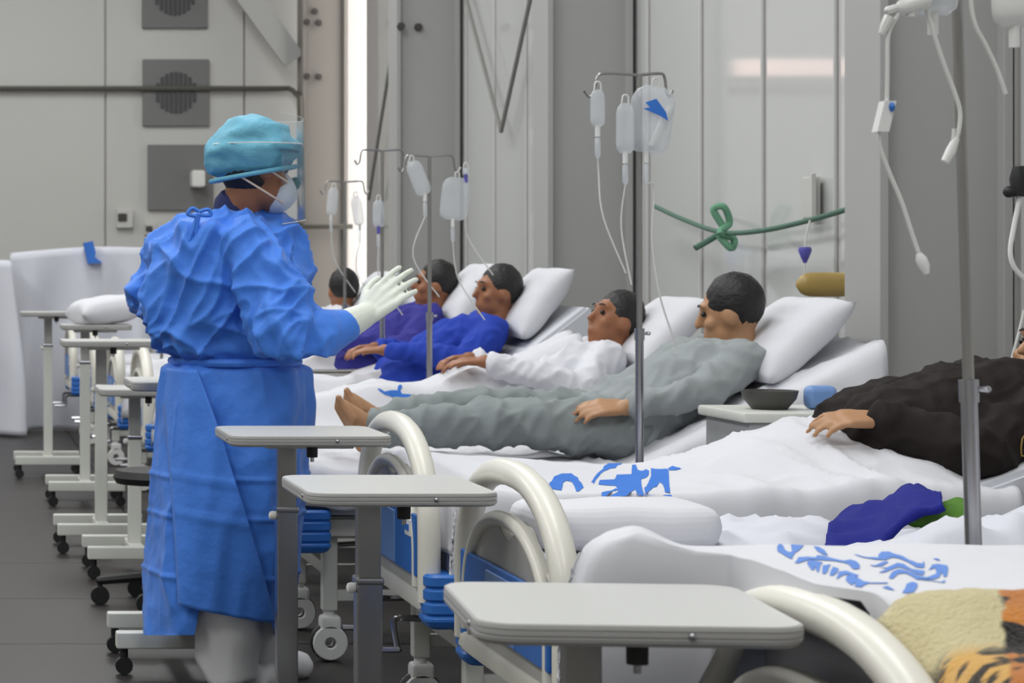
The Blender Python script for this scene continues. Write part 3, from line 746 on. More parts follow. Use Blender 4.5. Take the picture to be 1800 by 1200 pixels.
# ------------------------------------------------------------------ overbed tables
def overbed_table(y, z, lab, colx=0.875, left=-0.155, right=0.255, dep=0.41, rz=0.0, bz=0.0, colm=('steel_dull', 'steel')):
    t = thing('overbed_table', lab, 'table', (colx, y, 0), rz, 'white overbed tables')
    hd = dep / 2
    def outline(ins, ch=0.05, n=5):
        pts = []
        for (cx, cy, a0) in ((right - ch, hd - ch, 0), (left + ch, hd - ch, 90), (left + ch, -hd + ch, 180), (right - ch, -hd + ch, 270)):
            for k in range(n + 1):
                a = R(a0 + 90 * k / n); pts.append((cx + (ch - ins) * math.cos(a), cy + (ch - ins) * math.sin(a)))
        return pts
    bm = NB()
    prof_ = [(0.006, -0.026), (0.001, -0.021), (0.0, -0.016), (0.002, -0.0145), (0.0, -0.013), (0.0, -0.007), (0.002, -0.006), (0.0, -0.005), (0.001, 0.0)]
    loft(bm, [[V((p[0], p[1], z + dz)) for p in outline(ins)] for ins, dz in prof_])
    top = obj('table_top', bm, 'tableedge', t, sharp=30)
    bm = NB(); prism(bm, outline(0.004), 2, z - 0.002, z + 0.0015); obj('laminate', bm, 'tabletop', top, sharp=30)
    for (sx, sy) in ((0.1, -hd), (left + 0.002, -hd + 0.09)):
        bm = NB(); ell(bm, (sx, sy, z - 0.011), (0.005, 0.005, 0.005), seg=10, rings=6); obj('screw', bm, 'steel', top)
    bm = NB(); box(bm, -0.06, 0.17, -0.05, 0.05, z - 0.042, z - 0.026, 0.004); obj('bracket', bm, 'powder', t)
    zs = z - 0.20
    bm = NB(); box(bm, -0.024, 0.024, -0.024, 0.024, zs, z - 0.03, 0.004); obj('upper_column', bm, colm[0], t)
    bm = NB(); box(bm, -0.030, 0.030, -0.030, 0.030, zs - 0.012, zs + 0.004, 0.004); obj('collar', bm, 'steel', t)
    bm = NB(); box(bm, -0.027, 0.027, -0.027, 0.027, 0.11 - bz, zs - 0.006, 0.004); obj('lower_column', bm, colm[1], t)
    bm = NB(); lathe(bm, [(0.003, -0.004), (0.010, 0), (0.012, 0.008), (0.010, 0.016), (0.004, 0.019)], n=14)
    bmesh.ops.rotate(bm, verts=bm.verts, matrix=Matrix.Rotation(R(-90), 3, 'Y')); bmesh.ops.translate(bm, verts=bm.verts, vec=(-0.028, -0.005, zs - 0.02)); obj('side_knob', bm, 'white_plastic', t)
    bm = NB(); lathe(bm, [(0.004, 0.0), (0.014, 0.001), (0.0145, 0.03), (0.004, 0.031)], (0.045, -hd + 0.06, z - 0.057), 14); kn = obj('knob', bm, 'black', t)
    bm = NB(); cyl(bm, (0.045, -hd + 0.06, z - 0.068), (0.045, -hd + 0.06, z - 0.056), 0.005, 10); obj('knob_tip', bm, 'steel', kn)
    bm = NB(); box(bm, -0.03, 0.03, -0.2, 0.2, 0.095 - bz, 0.125 - bz, 0.005); obj('base_spine', bm, 'powder', t)
    for yy in (-0.2, 0.2):
        bm = NB(); box(bm, -0.205, 0.20, yy - 0.028, yy + 0.028, 0.082 - bz, 0.132 - bz, 0.006); br = obj('base_bar', bm, 'powder', t)
        for xx in (-0.18, 0.175):
            bm = NB(); rw = 0.027 if not bz else 0.018; cyl(bm, (xx, yy, rw), (xx, yy, 0.09 - bz), 0.013, 10); cyl(bm, (xx, yy - 0.014, rw + 0.001), (xx, yy + 0.014, rw + 0.001), rw, 14); obj('caster', bm, 'black', br)
    return t
overbed_table(3.045, 0.788, 'largest white overbed table, in front by the tiger-print blanket bed', colx=0.838, left=-0.162, right=0.247, dep=0.40, bz=0.045, rz=R(-5))
overbed_table(4.87, 0.778, 'white overbed table at the foot of the dark blue cloth bed', 0.885, -0.16, 0.235, 0.44, bz=0.045)
overbed_table(5.985, 0.814, 'white overbed table directly in front of the blue gown', 0.873, -0.17, 0.245, 0.41, bz=0.045)
overbed_table(7.18, 0.893, 'white overbed table half hidden behind the blue gown', 0.70, colm=('tableedge', 'powder'))
overbed_table(9.15 + .2, 0.76, 'lowest white overbed table behind the blue gown', 0.74, colm=('tableedge', 'powder'))
overbed_table(9.98 + .2, 0.93, 'pale overbed table with a clear top left of the blue gown', 0.656, -0.18, 0.24, colm=('tableedge', 'powder'))
overbed_table(12.0 + .2, 0.955, 'overbed table carrying a white pillow', 0.70, -0.13, 0.24, colm=('tableedge', 'powder'))
overbed_table(13.7 + .15, 0.995, 'farthest overbed table, with a thin dark-edged top', 0.57, -0.17, 0.16, colm=('tableedge', 'powder'))
pillow(0.80, 12.2, 1.03, R(8), 'white pillow lying on a far overbed table', 0.17, 0.2, 0.075, yaw=0.2)
# wheeled stool with black base behind the nurse
t = thing('wheeled_stool', 'black wheeled stool base behind the blue gown', 'stool', (0.76, 8.45, 0))
bm = NB()
for k in range(5):
    a = R(180 + 72 * k); rcone(bm, (0, 0, 0.11), 0.022, (0.22 * math.cos(a), 0.22 * math.sin(a), 0.09), 0.016, 8)
base = obj('star_base', bm, 'black', t)
for k in range(5):
    a = R(180 + 72 * k); cx, cy = 0.22 * math.cos(a), 0.22 * math.sin(a)
    bm = NB(); cyl(bm, (cx, cy - 0.02, 0.035), (cx, cy + 0.02, 0.035), 0.035, 14); cyl(bm, (cx, cy, 0.05), (cx, cy, 0.09), 0.01, 8); obj('caster', bm, 'black', base)
bm = NB(); cyl(bm, (0, 0, 0.1), (0, 0, 0.46), 0.022, 12); obj('post', bm, 'steel', t)
bm = NB(); lathe(bm, [(0.01, 0.45), (0.16, 0.452), (0.172, 0.475), (0.16, 0.5), (0.01, 0.505)], n=24); obj('seat', bm, 'black', t)

# ------------------------------------------------------------------ infusion stands and bags
def iv_stand(x, y, ztop, lab, lean=(0, 0), arms=(-0.12, 0.10), r=0.0125):
    t = thing('infusion_stand', lab, 'drip stand', (x, y, 0), 0, 'steel infusion stands')
    P = lambda z: V((lean[0] * z, lean[1] * z, z))
    bm = NB(); cyl(bm, P(0.08), P(1.05), r, 14); obj('lower_pole', bm, 'steel', t)
    bm = NB(); cyl(bm, P(1.0), P(ztop), r * 0.68, 12); obj('upper_pole', bm, 'steel_dull', t)
    bm = NB(); cyl(bm, P(1.03), P(1.065), r * 1.2, 14); rcone(bm, P(1.05) + V((0.012, 0, 0)), 0.004, P(1.05) + V((0.026, -0.006, 0)), 0.006, 8); obj('clamp', bm, 'steel', t)
    for k in range(4):
        a = R(45 + 90 * k); bm = NB(); rcone(bm, (0, 0, 0.09), 0.013, (0.2 * math.cos(a), 0.16 * math.sin(a), 0.06), 0.011, 8); lg = obj('leg', bm, 'steel', t)
        bm = NB(); cx, cy = 0.2 * math.cos(a), 0.16 * math.sin(a); cyl(bm, (cx, cy - 0.01, 0.024), (cx, cy + 0.01, 0.024), 0.024, 12); cyl(bm, (cx, cy, 0.03), (cx, cy, 0.06), 0.007, 8); obj('caster', bm, 'black', lg)
    q = P(ztop)
    for s in arms:
        bm = NB(); tube(bm, curve([q, q + V((s * 0.8, 0, 0.005)), q + V((s, 0, -0.005)), q + V((s * 1.08, 0, -0.05)), q + V((s * 1.2, 0, -0.065)), q + V((s * 1.32, 0, -0.045))], 4), 0.0045, 8); obj('hook', bm, 'steel_dull', t)
    return t
def pouch(bm, c, wd, ht, th, tilt=0.0, n=16):
    """flattened drip bag, c = top centre"""
    rings = []
    for k in range(15):
        u = k / 14; s = (1 - (2 * u - 1) ** 6); wk = wd * (0.55 + 0.45 * s ** 0.5) * (1 - 0.25 * max(0, 0.2 - u) / 0.2 * 0.8); tk = th * (0.08 + 0.92 * s ** 0.8) * (0.5 + 0.6 * u)
        rings.append([V((wk * math.copysign(abs(math.cos(a)) ** 0.7, math.cos(a)), tk * math.sin(a), -ht * u)) for a in [2 * math.pi * q / n for q in range(n)]])
    m3 = Matrix.Rotation(tilt, 3, 'Y')
    loft(bm, [[c + m3 @ p for p in r] for r in rings]); return m3
def infusion(x, y, ztop, lab, wd=0.055, ht=0.17, th=0.022, tilt=0.0, tube_pts=None, cap=None, mark=None, m='bag', chamber=True, rt=0.0028):
    c = V((x, y, ztop)); t = thing('infusion_bag', lab, 'drip bag', (x, y, ztop - ht), 0, 'hanging infusion bags'); og = V(t.location)
    bm = NB(); m3 = pouch(bm, c, wd, ht, th, tilt); obj('pouch', bm, m, t, og)
    bm = NB(); tube(bm, curve([c + V((-0.01, 0, -0.004)), c + V((-0.008, 0, 0.018)), c + V((0, 0, 0.024)), c + V((0.008, 0, 0.018)), c + V((0.01, 0, -0.004))], 4), 0.003, 6); obj('hanger_loop', bm, 'tubing', t, og)
    q = c + m3 @ V((0, 0, -ht))
    bm = NB(); cyl(bm, q + V((0, 0, 0.008)), q - V((0, 0, 0.03)), 0.008, 10); obj('port', bm, cap or 'white_plastic', t, og)
    e = q - V((0, 0, 0.03))
    if chamber:
        bm = NB(); lathe(bm, [(0.003, 0.0), (0.009, -0.008), (0.009, -0.055), (0.003, -0.066)], e, 12); obj('drip_chamber', bm, 'bag', t, og); e = e - V((0, 0, 0.064))
    if tube_pts:
        bm = NB(); tube(bm, curve([e] + [V(p) for p in tube_pts], 6), rt, 8); obj('tubing', bm, 'tubing', t, og)
    if mark:
        bm = NB()
        for poly in mark:
            A = [c + m3 @ V((a_, -th * 1.12, b_)) for a_, b_ in poly]; A2 = [p + V((0, 0.002, 0)) for p in A]
            loft(bm, [A, A2])
        obj('print', bm, 'print', t, og, sharp=20)
    return t
# front stand: its bags hang above the picture, the tubes come down into it
iv_stand(1.605, 3.53, 1.80, 'front drip stand with steel pole before the dark blue cloth', lean=(-0.030, 0.0), arms=(-0.13, 0.11))
p0 = lambda x, y: px(x, y, 3.47)
def tubing_set(name, lab, top, pts, parts):
    t = thing(name, lab, 'drip tube', top, 0, 'hanging drip tubes'); og = V(top)
    bm = NB(); tube(bm, curve(pts, 6), 0.0034, 8); obj('tubing', bm, 'tubing', t, og)
    for nm, mm, fn in parts:
        b = NB(); fn(b); obj(nm, b, mm, t, og)
    return t
infusion(p0(1600, 0).x, 3.47, p0(0, -190).z, 'clear drip bag feeding the roller-clamp tube on the front stand', chamber=False, ht=0.16)
tubing_set('drip_line', 'drip tube with white roller clamp hanging from the front stand', p0(1580, 20),
    [p0(1596, -20), p0(1580, 22), p0(1562, 60), p0(1560, 120), p0(1558, 185), p0(1548, 232), p0(1546, 255), p0(1562, 300), p0(1585, 355), p0(1603, 410), p0(1616, 448)],
    [('roller_clamp', 'white_plastic', lambda b: loft(b, [[p + o_ for o_ in (V((-0.009, -0.012, 0)), V((0.009, -0.012, 0)), V((0.009, 0.010, 0)), V((-0.009, 0.010, 0)))] for p in (p0(1560, 178), p0(1547, 232))])),
     ('clamp_wheel', 'blue', lambda b: ell(b, p0(1562, 189) - V((0, .008, 0)), (0.005, 0.012, 0.008), seg=12, rings=8)),
     ('end_cap', 'white_plastic', lambda b: tube(b, [p0(1615, 445), p0(1619, 455), p0(1625, 468), p0(1629, 481)], [0.004, 0.0085, 0.008, 0.004], 12)),
     ('connector', 'white_plastic', lambda b: (rcone(b, p0(1590, 12), 0.013, p0(1618, 2), 0.016, 10), rcone(b, p0(1561, 18), 0.006, p0(1575, 14), 0.006, 8))),
     ('slide_clip', 'tubing', lambda b: tube(b, [p0(1564, 30), p0(1556, 45), p0(1549, 60)], [0.009, 0.008, 0.005], 8))])
tubing_set('drip_line', 'looped white drip tube ending in front of the grey column', p0(1630, 0),
    [p0(1618, -30), p0(1628, 15), p0(1645, 70), p0(1662, 120), p0(1680, 168), p0(1688, 200), p0(1684, 235), p0(1672, 262), p0(1663, 283)],
    [('end_cap', 'white_plastic', lambda b: tube(b, [p0(1681, 242), p0(1672, 264), p0(1661, 284)], [0.005, 0.0075, 0.006], 10)), ('side_port', 'tubing', lambda b: tube(b, [p0(1677, 226), p0(1676, 242), p0(1672, 258)], 0.003, 8))])
tubing_set('drip_line', 'short thin drip tube at the top beside the front stand', p0(1707, 0),
    [p0(1706, -30), p0(1708, 15), p0(1716, 48), p0(1731, 76), p0(1752, 120), p0(1768, 165)], [])
infusion(p0(1783, 0).x, 3.47, p0(0, -130).z, 'white drip bag in the top corner beside the front stand', wd=0.034, ht=0.155, th=0.02, chamber=False, m='white_plastic')
infusion(p0(1655, 0).x, 3.5, p0(0, -150).z, 'clear drip bag hanging high on the front stand', wd=0.04, ht=0.15, th=0.02, chamber=False)
# second stand at the right picture edge with a black clamp
t = thing('infusion_stand', 'dark drip stand with black clamp against the grey column', 'drip stand', (px(1789, 500, 6.75).x, 6.75, 0), 0, 'steel infusion stands'); og = V(t.location)
bm = NB(); cyl(bm, (0, 0, 0.03), (0, 0, 2.0), 0.009, 12); obj('pole', bm, 'steel_dull', t)
bm = NB()
for k in range(3): a = R(90 + 120 * k); rcone(bm, (0, 0, 0.04), 0.011, (0.16 * math.cos(a), 0.1 * math.sin(a), 0.02), 0.011, 8)
obj('base', bm, 'black', t)
q = lambda x, y: px(x, y, 6.72)
bm = NB(); tube(bm, [q(1790, 292), q(1792, 315), q(1790, 345)], [0.016, 0.028, 0.018], 10); rcone(bm, q(1788, 335), 0.014, q(1774, 337), 0.018, 10); obj('clamp', bm, 'black', t, og)
bm = NB(); tube(bm, curve([q(1800, 310), q(1793, 345), q(1782, 400), q(1776, 440), q(1782, 468), q(1802, 492)], 6), 0.0075, 8); tag(obj('white_cable', bm, 'white_plastic'), 'white looped cable hanging at the edge by the black clamp', 'cable')
bm = NB(); tube(bm, curve([q(1800, 545), q(1792, 580), q(1780, 625), q(1760, 700)], 5), 0.004, 6); tag(obj('thin_tube', bm, 'tubing'), 'thin pale tube running down to the patient in black', 'tube')
# stand between the black-jacket and grey patients
S2 = 6.80; s2 = lambda x, y: px(x, y, S2)
iv_stand(s2(1124, 0).x, S2, s2(0, 132).z, 'drip stand with the blue-printed bag behind the emblem sheet', arms=(-0.125, 0.075))
LB = [[(-0.03, -0.055), (0.0, -0.04), (0.034, -0.075), (0.044, -0.10), (0.018, -0.088), (-0.004, -0.082), (-0.034, -0.074), (-0.014, -0.068)]]
b2 = s2(1150, 152); infusion(b2.x, S2 - 0.012, b2.z, 'large clear drip bag with blue print', wd=0.066, ht=0.20, th=0.024, tilt=R(8), mark=LB, tube_pts=[s2(1150, 330), s2(1146, 420), s2(1160, 520), s2(1190, 610)])
bq = s2(1049, 158); infusion(bq.x, S2 - 0.01, bq.z, 'slim clear drip bottle left of the blue-printed bag', wd=0.022, ht=0.11, th=0.018, chamber=True, tube_pts=[s2(1052, 300), s2(1060, 380), s2(1100, 480)])
bq = s2(1094, 182); infusion(bq.x, S2 - 0.03, bq.z, 'narrow drip bag between the bottle and the printed bag', wd=0.028, ht=0.15, th=0.018, tube_pts=[s2(1092, 400), s2(1110, 500)])
bm = NB(); tube(bm, [s2(1180, 188), s2(1166, 215), s2(1145, 258)], [0.012, 0.014, 0.010], 10); tag(obj('drip_pump', bm, 'white_plastic'), 'slanted white drip regulator beside the blue-printed bag', 'regulator')
# farther stands
def far_stand(x, y, d, lab, bags):
    f = lambda a, b: px(a, b, d)
    iv_stand(f(x, 0).x, d, f(0, y).z, lab, arms=(-0.10, 0.10))
    for (bx, by, wd, ht, tilt, cap, bl) in bags:
        p = f(bx, by); infusion(p.x, d - 0.02, p.z, bl, wd=wd, ht=ht, th=0.02, tilt=tilt, cap=cap, tube_pts=[p + V((0.01, 0, -ht - 0.25)), p + V((0.12, 0.0, -ht - 0.42))])
far_stand(755, 275, 9.60, 'drip stand before the two-bolt column', [(722, 284, 0.035, 0.15, R(-22), None, 'tilted clear drip bag on the two-bolt column stand'), (802, 312, 0.06, 0.18, R(6), None, 'wide clear drip bag beside the two-bolt column'), (817, 296, 0.014, 0.03, 0, 'purple', 'purple-capped drip spike by the two-bolt column')])
far_stand(672, 265, 10.90, 'drip stand left of the two-bolt column', [(664, 352, 0.028, 0.13, 0, 'purple', 'drip bag with purple cap left of the two-bolt column')])
far_stand(606, 320, 12.40, 'farthest drip stand before the bright slit', [(586, 330, 0.03, 0.15, R(6), None, 'clear drip bag left of the bright slit'), (624, 345, 0.03, 0.16, R(-8), None, 'clear drip bag in front of the bright slit')])
# amber bag hung from the rope
f = lambda x, y: px(x, y, 8.85)
t = thing('amber_bag', 'amber drainage bag with purple spike hanging on the white wall', 'drip bag', f(1446, 522)); og = V(t.location)
bm = NB(); m3 = Matrix.Identity(3)
rings = []
for k in range(13):
    u = k / 12; s_ = max(0.05, 1 - abs(2 * u - 1) ** 4) if u < 0.5 else max(0.75, 1 - abs(2 * u - 1) ** 6 * 0.2)
    c_ = f(1400 + 92 * u, 500); rings.append([c_ + V((0, 0.03 * s_ ** .5 * math.cos(a), 0.048 * s_ ** 0.5 * math.sin(a))) for a in [2 * math.pi * q_ / 16 for q_ in range(16)]])
loft(bm, rings); obj('pouch', bm, 'amber', t, og)
bm = NB(); tube(bm, [f(1415, 434), f(1415, 440), f(1415, 452), f(1415, 462)], [0.022, 0.026, 0.016, 0.006], 12); obj('spike', bm, 'purple', t, og)
bm = NB(); tube(bm, curve([f(1424, 387), f(1418, 410), f(1415, 436), f(1414, 470), f(1416, 490)], 4), 0.004, 8); obj('tubing', bm, 'tubing', t, og)

# bedside cabinet between the patients in black and grey
cb = px(1330, 700, 6.72)
t = thing('bedside_cabinet', 'grey bedside cabinet between the black-jacket and grey patients', 'cabinet', (2.50, 6.72, 0))
bm = NB(); box(bm, -0.22, 0.25, -0.19, 0.19, 0.05, 0.80, 0.008); obj('body', bm, 'cabinet', t)
bm = NB(); box(bm, -0.24, 0.27, -0.205, 0.205, 0.80, 0.83, 0.008); obj('cabinet_top', bm, 'powder', t)
for z0, z1 in ((0.10, 0.55), (0.58, 0.77)):
    bm = NB(); box(bm, -0.20, 0.23, -0.20, -0.19, z0, z1, 0.004); dr = obj('door' if z1 < 0.6 else 'drawer', bm, 'powder', t)
    bm = NB(); box(bm, -0.03, 0.06, -0.212, -0.20, z1 - 0.06, z1 - 0.04, 0.004); obj('handle', bm, 'steel', dr)
bm = NB(); lathe(bm, [(0.01, 0.0), (0.05, 0.0), (0.075, 0.03), (0.082, 0.055), (0.076, 0.055), (0.068, 0.03), (0.01, 0.008)], (2.40, 6.70, 0.8305), 24); tag(obj('bowl', bm, 'bowl'), 'dark round bowl on the grey bedside cabinet', 'bowl')
bm = NB(); box(bm, 2.50, 2.59, 6.66, 6.72, 0.8305, 0.90, 0.02, 3); tag(obj('blue_pouch', bm, 'blue_light'), 'small blue pouch on the grey bedside cabinet', 'pouch')

# ------------------------------------------------------------------ people
def basis(f, up=V((0, 0, 1))):
    f = V(f).normalized(); r = f.cross(up).normalized(); u = r.cross(f).normalized()
    return f, r, u
def head_prims(bm, c, f, r, u, s=1.0):
    m3 = Matrix((r, f, u)).transposed()
    E = lambda o, rad: ell(bm, c + (r * o[0] + f * o[1] + u * o[2]) * s, tuple(q * s for q in rad), m3, 18, 12)
    E((0, -0.012, 0.018), (0.077, 0.094, 0.100)); E((0, 0.028, -0.055), (0.058, 0.062, 0.062)); E((0, 0.060, -0.100), (0.026, 0.022, 0.020))
    E((0, 0.072, 0.038), (0.052, 0.02, 0.014)); E((0, 0.083, -0.062), (0.026, 0.012, 0.012))
    for sg in (-1, 1):
        E((sg * 0.077, -0.008, -0.008), (0.012, 0.024, 0.033)); E((sg * 0.042, 0.060, -0.022), (0.024, 0.022, 0.022))
    rcone(bm, c + (f * 0.086 + u * 0.022) * s, 0.008 * s, c + (f * 0.106 - u * 0.022) * s, 0.013 * s, 10)
def head_details(t, og, c, f, r, u, hair='hair', s=1.0, hairback=0.022):
    for sg in (-1, 1):
        bm = NB(); ell(bm, c + (r * sg * 0.031 + f * 0.0775 + u * 0.012) * s, (0.0095 * s,) * 3, seg=12, rings=8); obj('eye', bm, 'eye', t, og)
        bm = NB(); tube(bm, [c + (r * sg * (0.014 + 0.016 * k) + f * (0.094 - 0.006 * k) + u * (0.040 + 0.004 * (1 if k == 1 else 0))) * s for k in range(3)], [0.002, 0.0035, 0.0015], 8); obj('eyebrow', bm, 'hair', t, og)
    if hair:
        bm = NB(); m3 = Matrix((r, f, u)).transposed()
        ell(bm, c + (u * 0.038 - f * (hairback + 0.004)) * s, (0.087 * s, 0.096 * s, 0.100 * s), m3, 32, 22)
        for v in bm.verts:
            d = (v.co - c).normalized(); v.co += d * (0.004 * nz(v.co.x * 40, v.co.y * 40, v.co.z * 40) + 0.004 * nz(v.co.x * 90, v.co.y * 90, v.co.z * 90))
        obj('hair', bm, hair, t, og, sharp=None)
def hand(bm, w, f, n, thumb, s=1.0, curl=0.45, spread=0.16):
    """w wrist, f finger direction, n palm normal (fingers curl toward n), thumb side direction"""
    f = V(f).normalized(); n = V(n); n = (n - f * n.dot(f)).normalized(); t = V(thumb); t = (t - f * t.dot(f) - n * t.dot(n)).normalized()
    for k in range(4):
        a = (1.5 - k) / 1.5; kn = w + (f * (0.088 - 0.006 * abs(k - 1)) + t * a * 0.033) * s
        rcone(bm, w + (f * 0.012 + t * a * 0.018) * s, 0.016 * s, kn, 0.0125 * s, 10)
        d = (f + t * a * spread * 0.6).normalized(); L = (0.043, 0.047, 0.044, 0.034)[k] * s; p = kn; ang = 0
        for j in range(3):
            ang += curl * (0.6, 1.0, 0.7)[j]; dd = d * math.cos(ang) + n * math.sin(ang); q_ = p + dd * L * (1.0, 0.62, 0.5)[j]
            rcone(bm, p, (0.0098 - 0.0008 * j) * s, q_, (0.009 - 0.0008 * j) * s, 10); p = q_
    b0 = w + (f * 0.025 + t * 0.024) * s; b1 = b0 + (f * 0.034 + t * 0.030 + n * 0.016) * s; b2_ = b1 + (f * 0.030 + t * 0.010 + n * 0.014) * s; b3 = b2_ + (f * 0.024 + t * 0.001 + n * 0.008) * s
    rcone(bm, b0, 0.016 * s, b1, 0.012 * s, 10); rcone(bm, b1, 0.0115 * s, b2_, 0.0105 * s, 10); rcone(bm, b2_, 0.0105 * s, b3, 0.009 * s, 10)
def foot(bm, ank, toe, up, s=1.0):
    toe = V(toe).normalized(); up = V(up); up = (up - toe * up.dot(toe)).normalized(); side = toe.cross(up)
    heel = ank - up * 0.055 * s - toe * 0.03 * s
    rcone(bm, heel, 0.033 * s, ank, 0.036 * s); rcone(bm, heel, 0.03 * s, ank + (toe * 0.12 - up * 0.05) * s, 0.026 * s); rcone(bm, ank, 0.034 * s, ank + (toe * 0.12 - up * 0.045) * s, 0.024 * s)
    for k in range(5):
        a = k - 2; p = ank + (toe * 0.12 - up * 0.05 + side * a * 0.018) * s
        rcone(bm, p - toe * 0.05 * s, 0.02 * s, p, 0.016 * s, 10); rcone(bm, p, 0.013 * s, p + (toe * (0.036 - 0.004 * k) + up * 0.004) * s, (0.0135 if k == 0 else 0.0105) * s, 10)

def person_root(label, loc): return thing('person', label, 'person', loc)
def patient(label, hip, head, face, key, arms, top_m, skin='skin', legs=None, pants=None, voxel=0.009, under=False, hip_r=0.13, bulk=1.0, toe=(-0.25, 0, 1)):
    """arms: list of (shoulder side, elbow, wrist, finger dir, palm normal, thumb)"""
    t = person_root(label, (hip.x, hip.y, 0.6)); og = V(t.location)
    f, r, u = basis(face)
    neck = head - u * 0.125 - f * 0.015
    ax = (neck - hip).normalized(); chest = hip.lerp(neck, 0.66) - V((0, 0, 0.0)); side = V((0, 1, 0))
    sh = hip.lerp(neck, 0.88)
    bm = NB()
    head_prims(bm, head, f, r, u)
    rcone(bm, head - u * 0.05 - f * 0.02, 0.052, neck, 0.055); rcone(bm, neck, 0.055, sh, 0.065)
    for sg in (-1, 1):
        rcone(bm, hip + side * sg * 0.07, hip_r - 0.02, chest + side * sg * 0.075, 0.105); rcone(bm, chest + side * sg * 0.07, 0.10, sh + side * sg * 0.13, 0.062)
    A = []
    for (sg, el, wr, fd, pn, th) in arms:
        s0 = sh + side * sg * 0.17
        rcone(bm, s0, 0.055, el, 0.042); rcone(bm, el, 0.042, wr, 0.028); hand(bm, wr, fd, pn, th); A.append((s0, el, wr))
    Lg = legs or [[hip + V((-0.02, sg * 0.09, 0)), V((hip.x - 0.42, hip.y + sg * 0.1, hip.z + 0.02)), V((hip.x - 0.80, hip.y + sg * 0.1, hip.z - 0.03))] for sg in (-1, 1)]
    if under: Lg = [[V((hip.x - 0.02, hip.y + sg * 0.09, 0.685)), V((hip.x - 0.42, hip.y + sg * 0.1, 0.650)), V((hip.x - 0.78, hip.y + sg * 0.1, 0.634))] for sg in (-1, 1)]
    for sg, (h_, k_, a_) in zip((-1, 1), Lg):
        if under: rcone(bm, h_, 0.068, k_, 0.040); rcone(bm, k_, 0.040, a_, 0.028); foot(bm, a_, V((-0.9, sg * 0.5, -0.15)), V((0.1, 0, 1)), 0.62)
        else: rcone(bm, h_, 0.082, k_, 0.055); rcone(bm, k_, 0.054, a_, 0.036); foot(bm, a_, V(toe), V((1, 0, 1.2)), 0.95)
    obj('body', remesh(bm, voxel, 3), skin, t, og, sharp=None)
    head_details(t, og, head, f, r, u)
    bm = NB()
    rcone(bm, neck - ax * 0.02, 0.062, sh, 0.08)
    for sg in (-1, 1):
        rcone(bm, hip + side * sg * 0.075, hip_r * bulk, chest + side * sg * 0.08, 0.122 * bulk); rcone(bm, chest + side * sg * 0.075, 0.115 * bulk, sh + side * sg * 0.14, 0.076 * bulk)
    for s0, el, wr in A:
        rcone(bm, s0, 0.074 * bulk, el, 0.058 * bulk); rcone(bm, el, 0.058 * bulk, el.lerp(wr, 0.88), 0.043 * bulk)
    me = remesh(bm, 0.011, 4); displace(me, lambda p, n: 0.018 * ((1 - abs(nz(p.x * 8 + p.z * 4, p.y * 6, p.z * 6))) ** 3 - 0.4) + 0.010 * ((1 - abs(nz(p.x * 18 - p.z * 9, p.y * 12, p.z * 12))) ** 4 - 0.3))
    obj('top', me, top_m, t, og, sharp=None)
    if pants:
        bm = NB()
        for h_, k_, a_ in Lg:
            rcone(bm, h_ + V((0.03, 0, 0)), 0.105, k_, 0.077); rcone(bm, k_, 0.075, k_.lerp(a_, 0.93), 0.056)
        me = remesh(bm, 0.010, 3); displace(me, lambda p, n: 0.024 * ((1 - abs(nz(p.x * 9 + p.z * 6, p.y * 4, p.z * 5))) ** 3 - 0.4) + 0.012 * ((1 - abs(nz(p.x * 18 - p.z * 12, p.y * 9, p.z * 9))) ** 4 - 0.3))
        obj('trousers', me, pants, t, og, sharp=None)
    return t
# patient in grey, barefoot
d7 = 7.52
hip = V((2.20, 7.55, 0.735))
legsD = [[V((2.18, 7.45, 0.725)), px(872, 742, 7.42), px(655, 752, 7.40)], [V((2.18, 7.66, 0.725)), px(840, 722, 7.66), px(668, 738, 7.66)]]
patient('barefoot patient in grey trousers lying on a white sheet', hip, px(1282, 552, 7.58), (-0.80, 0.35, -0.15), 'D',
    [(-1, px(1235, 690, 7.30), px(1100, 716, 7.32), (-1, 0.1, 0.0), (0.1, 0.6, -1), (0, 0.3, 1)), (1, px(1280, 660, 7.85), px(1150, 700, 7.75), (-1, -0.2, -0.1), (0, -0.5, -1), (0, -0.3, 1))],
    'greytop', 'skin_light', legsD, 'pants', 0.0075, toe=(-0.55, 0, 0.85))
# patient in the black jacket
hip = V((2.46, 6.02, 0.76))
pc = patient('patient in a black jacket with a gold badge', hip, HEADS['C'], (-0.8, -0.3, 0.25), 'C',
    [(-1, px(1715, 800, 5.72), px(1545, 738, 5.82), (-1, 0.1, 0.05), (0.2, 0.4, -1), (0, 0.2, 1)), (1, px(1720, 730, 6.34), px(1590, 745, 6.22), (-1, -0.3, 0), (0, -0.3, -1), (0, -0.2, 1))],
    'jacket', 'skin_light', None, None, 0.0075, under=True, hip_r=0.135, bulk=1.28)
# gold badge: outlined shield with letters, on the sleeve facing the aisle
og = V(pc.location)
bc = px(1786, 778, 5.78)
dg = bpy.context.evaluated_depsgraph_get()
def badge():
    s = 0.0015 * 5.78 / 6 
    k = 5.78 / F
    out = [(-20, 18), (-22, 4), (-18, -12), (-8, -24), (2, -24), (16, -14), (24, 0), (24, 20)]
    bm = NB(); pts = [V((bc.x + x * k, 0, bc.z - y * k)) for x, y in out]
    strokes = [pts + [pts[0]]]
    L1 = [(-4, -6), (-10, -8), (-13, -3), (-9, 1), (-5, 4), (-8, 9), (-15, 7)]; L2 = [(-1, 12), (6, -4), (10, 13)]; L3 = [(2, 7), (10, 8)]
    for l in (L1, L2, L3): strokes.append([V((bc.x + x * k, 0, bc.z - y * k)) for x, y in l])
    return strokes
jk = [c_ for c_ in pc.children if c_.name.startswith('top')][0]
from mathutils.bvhtree import BVHTree
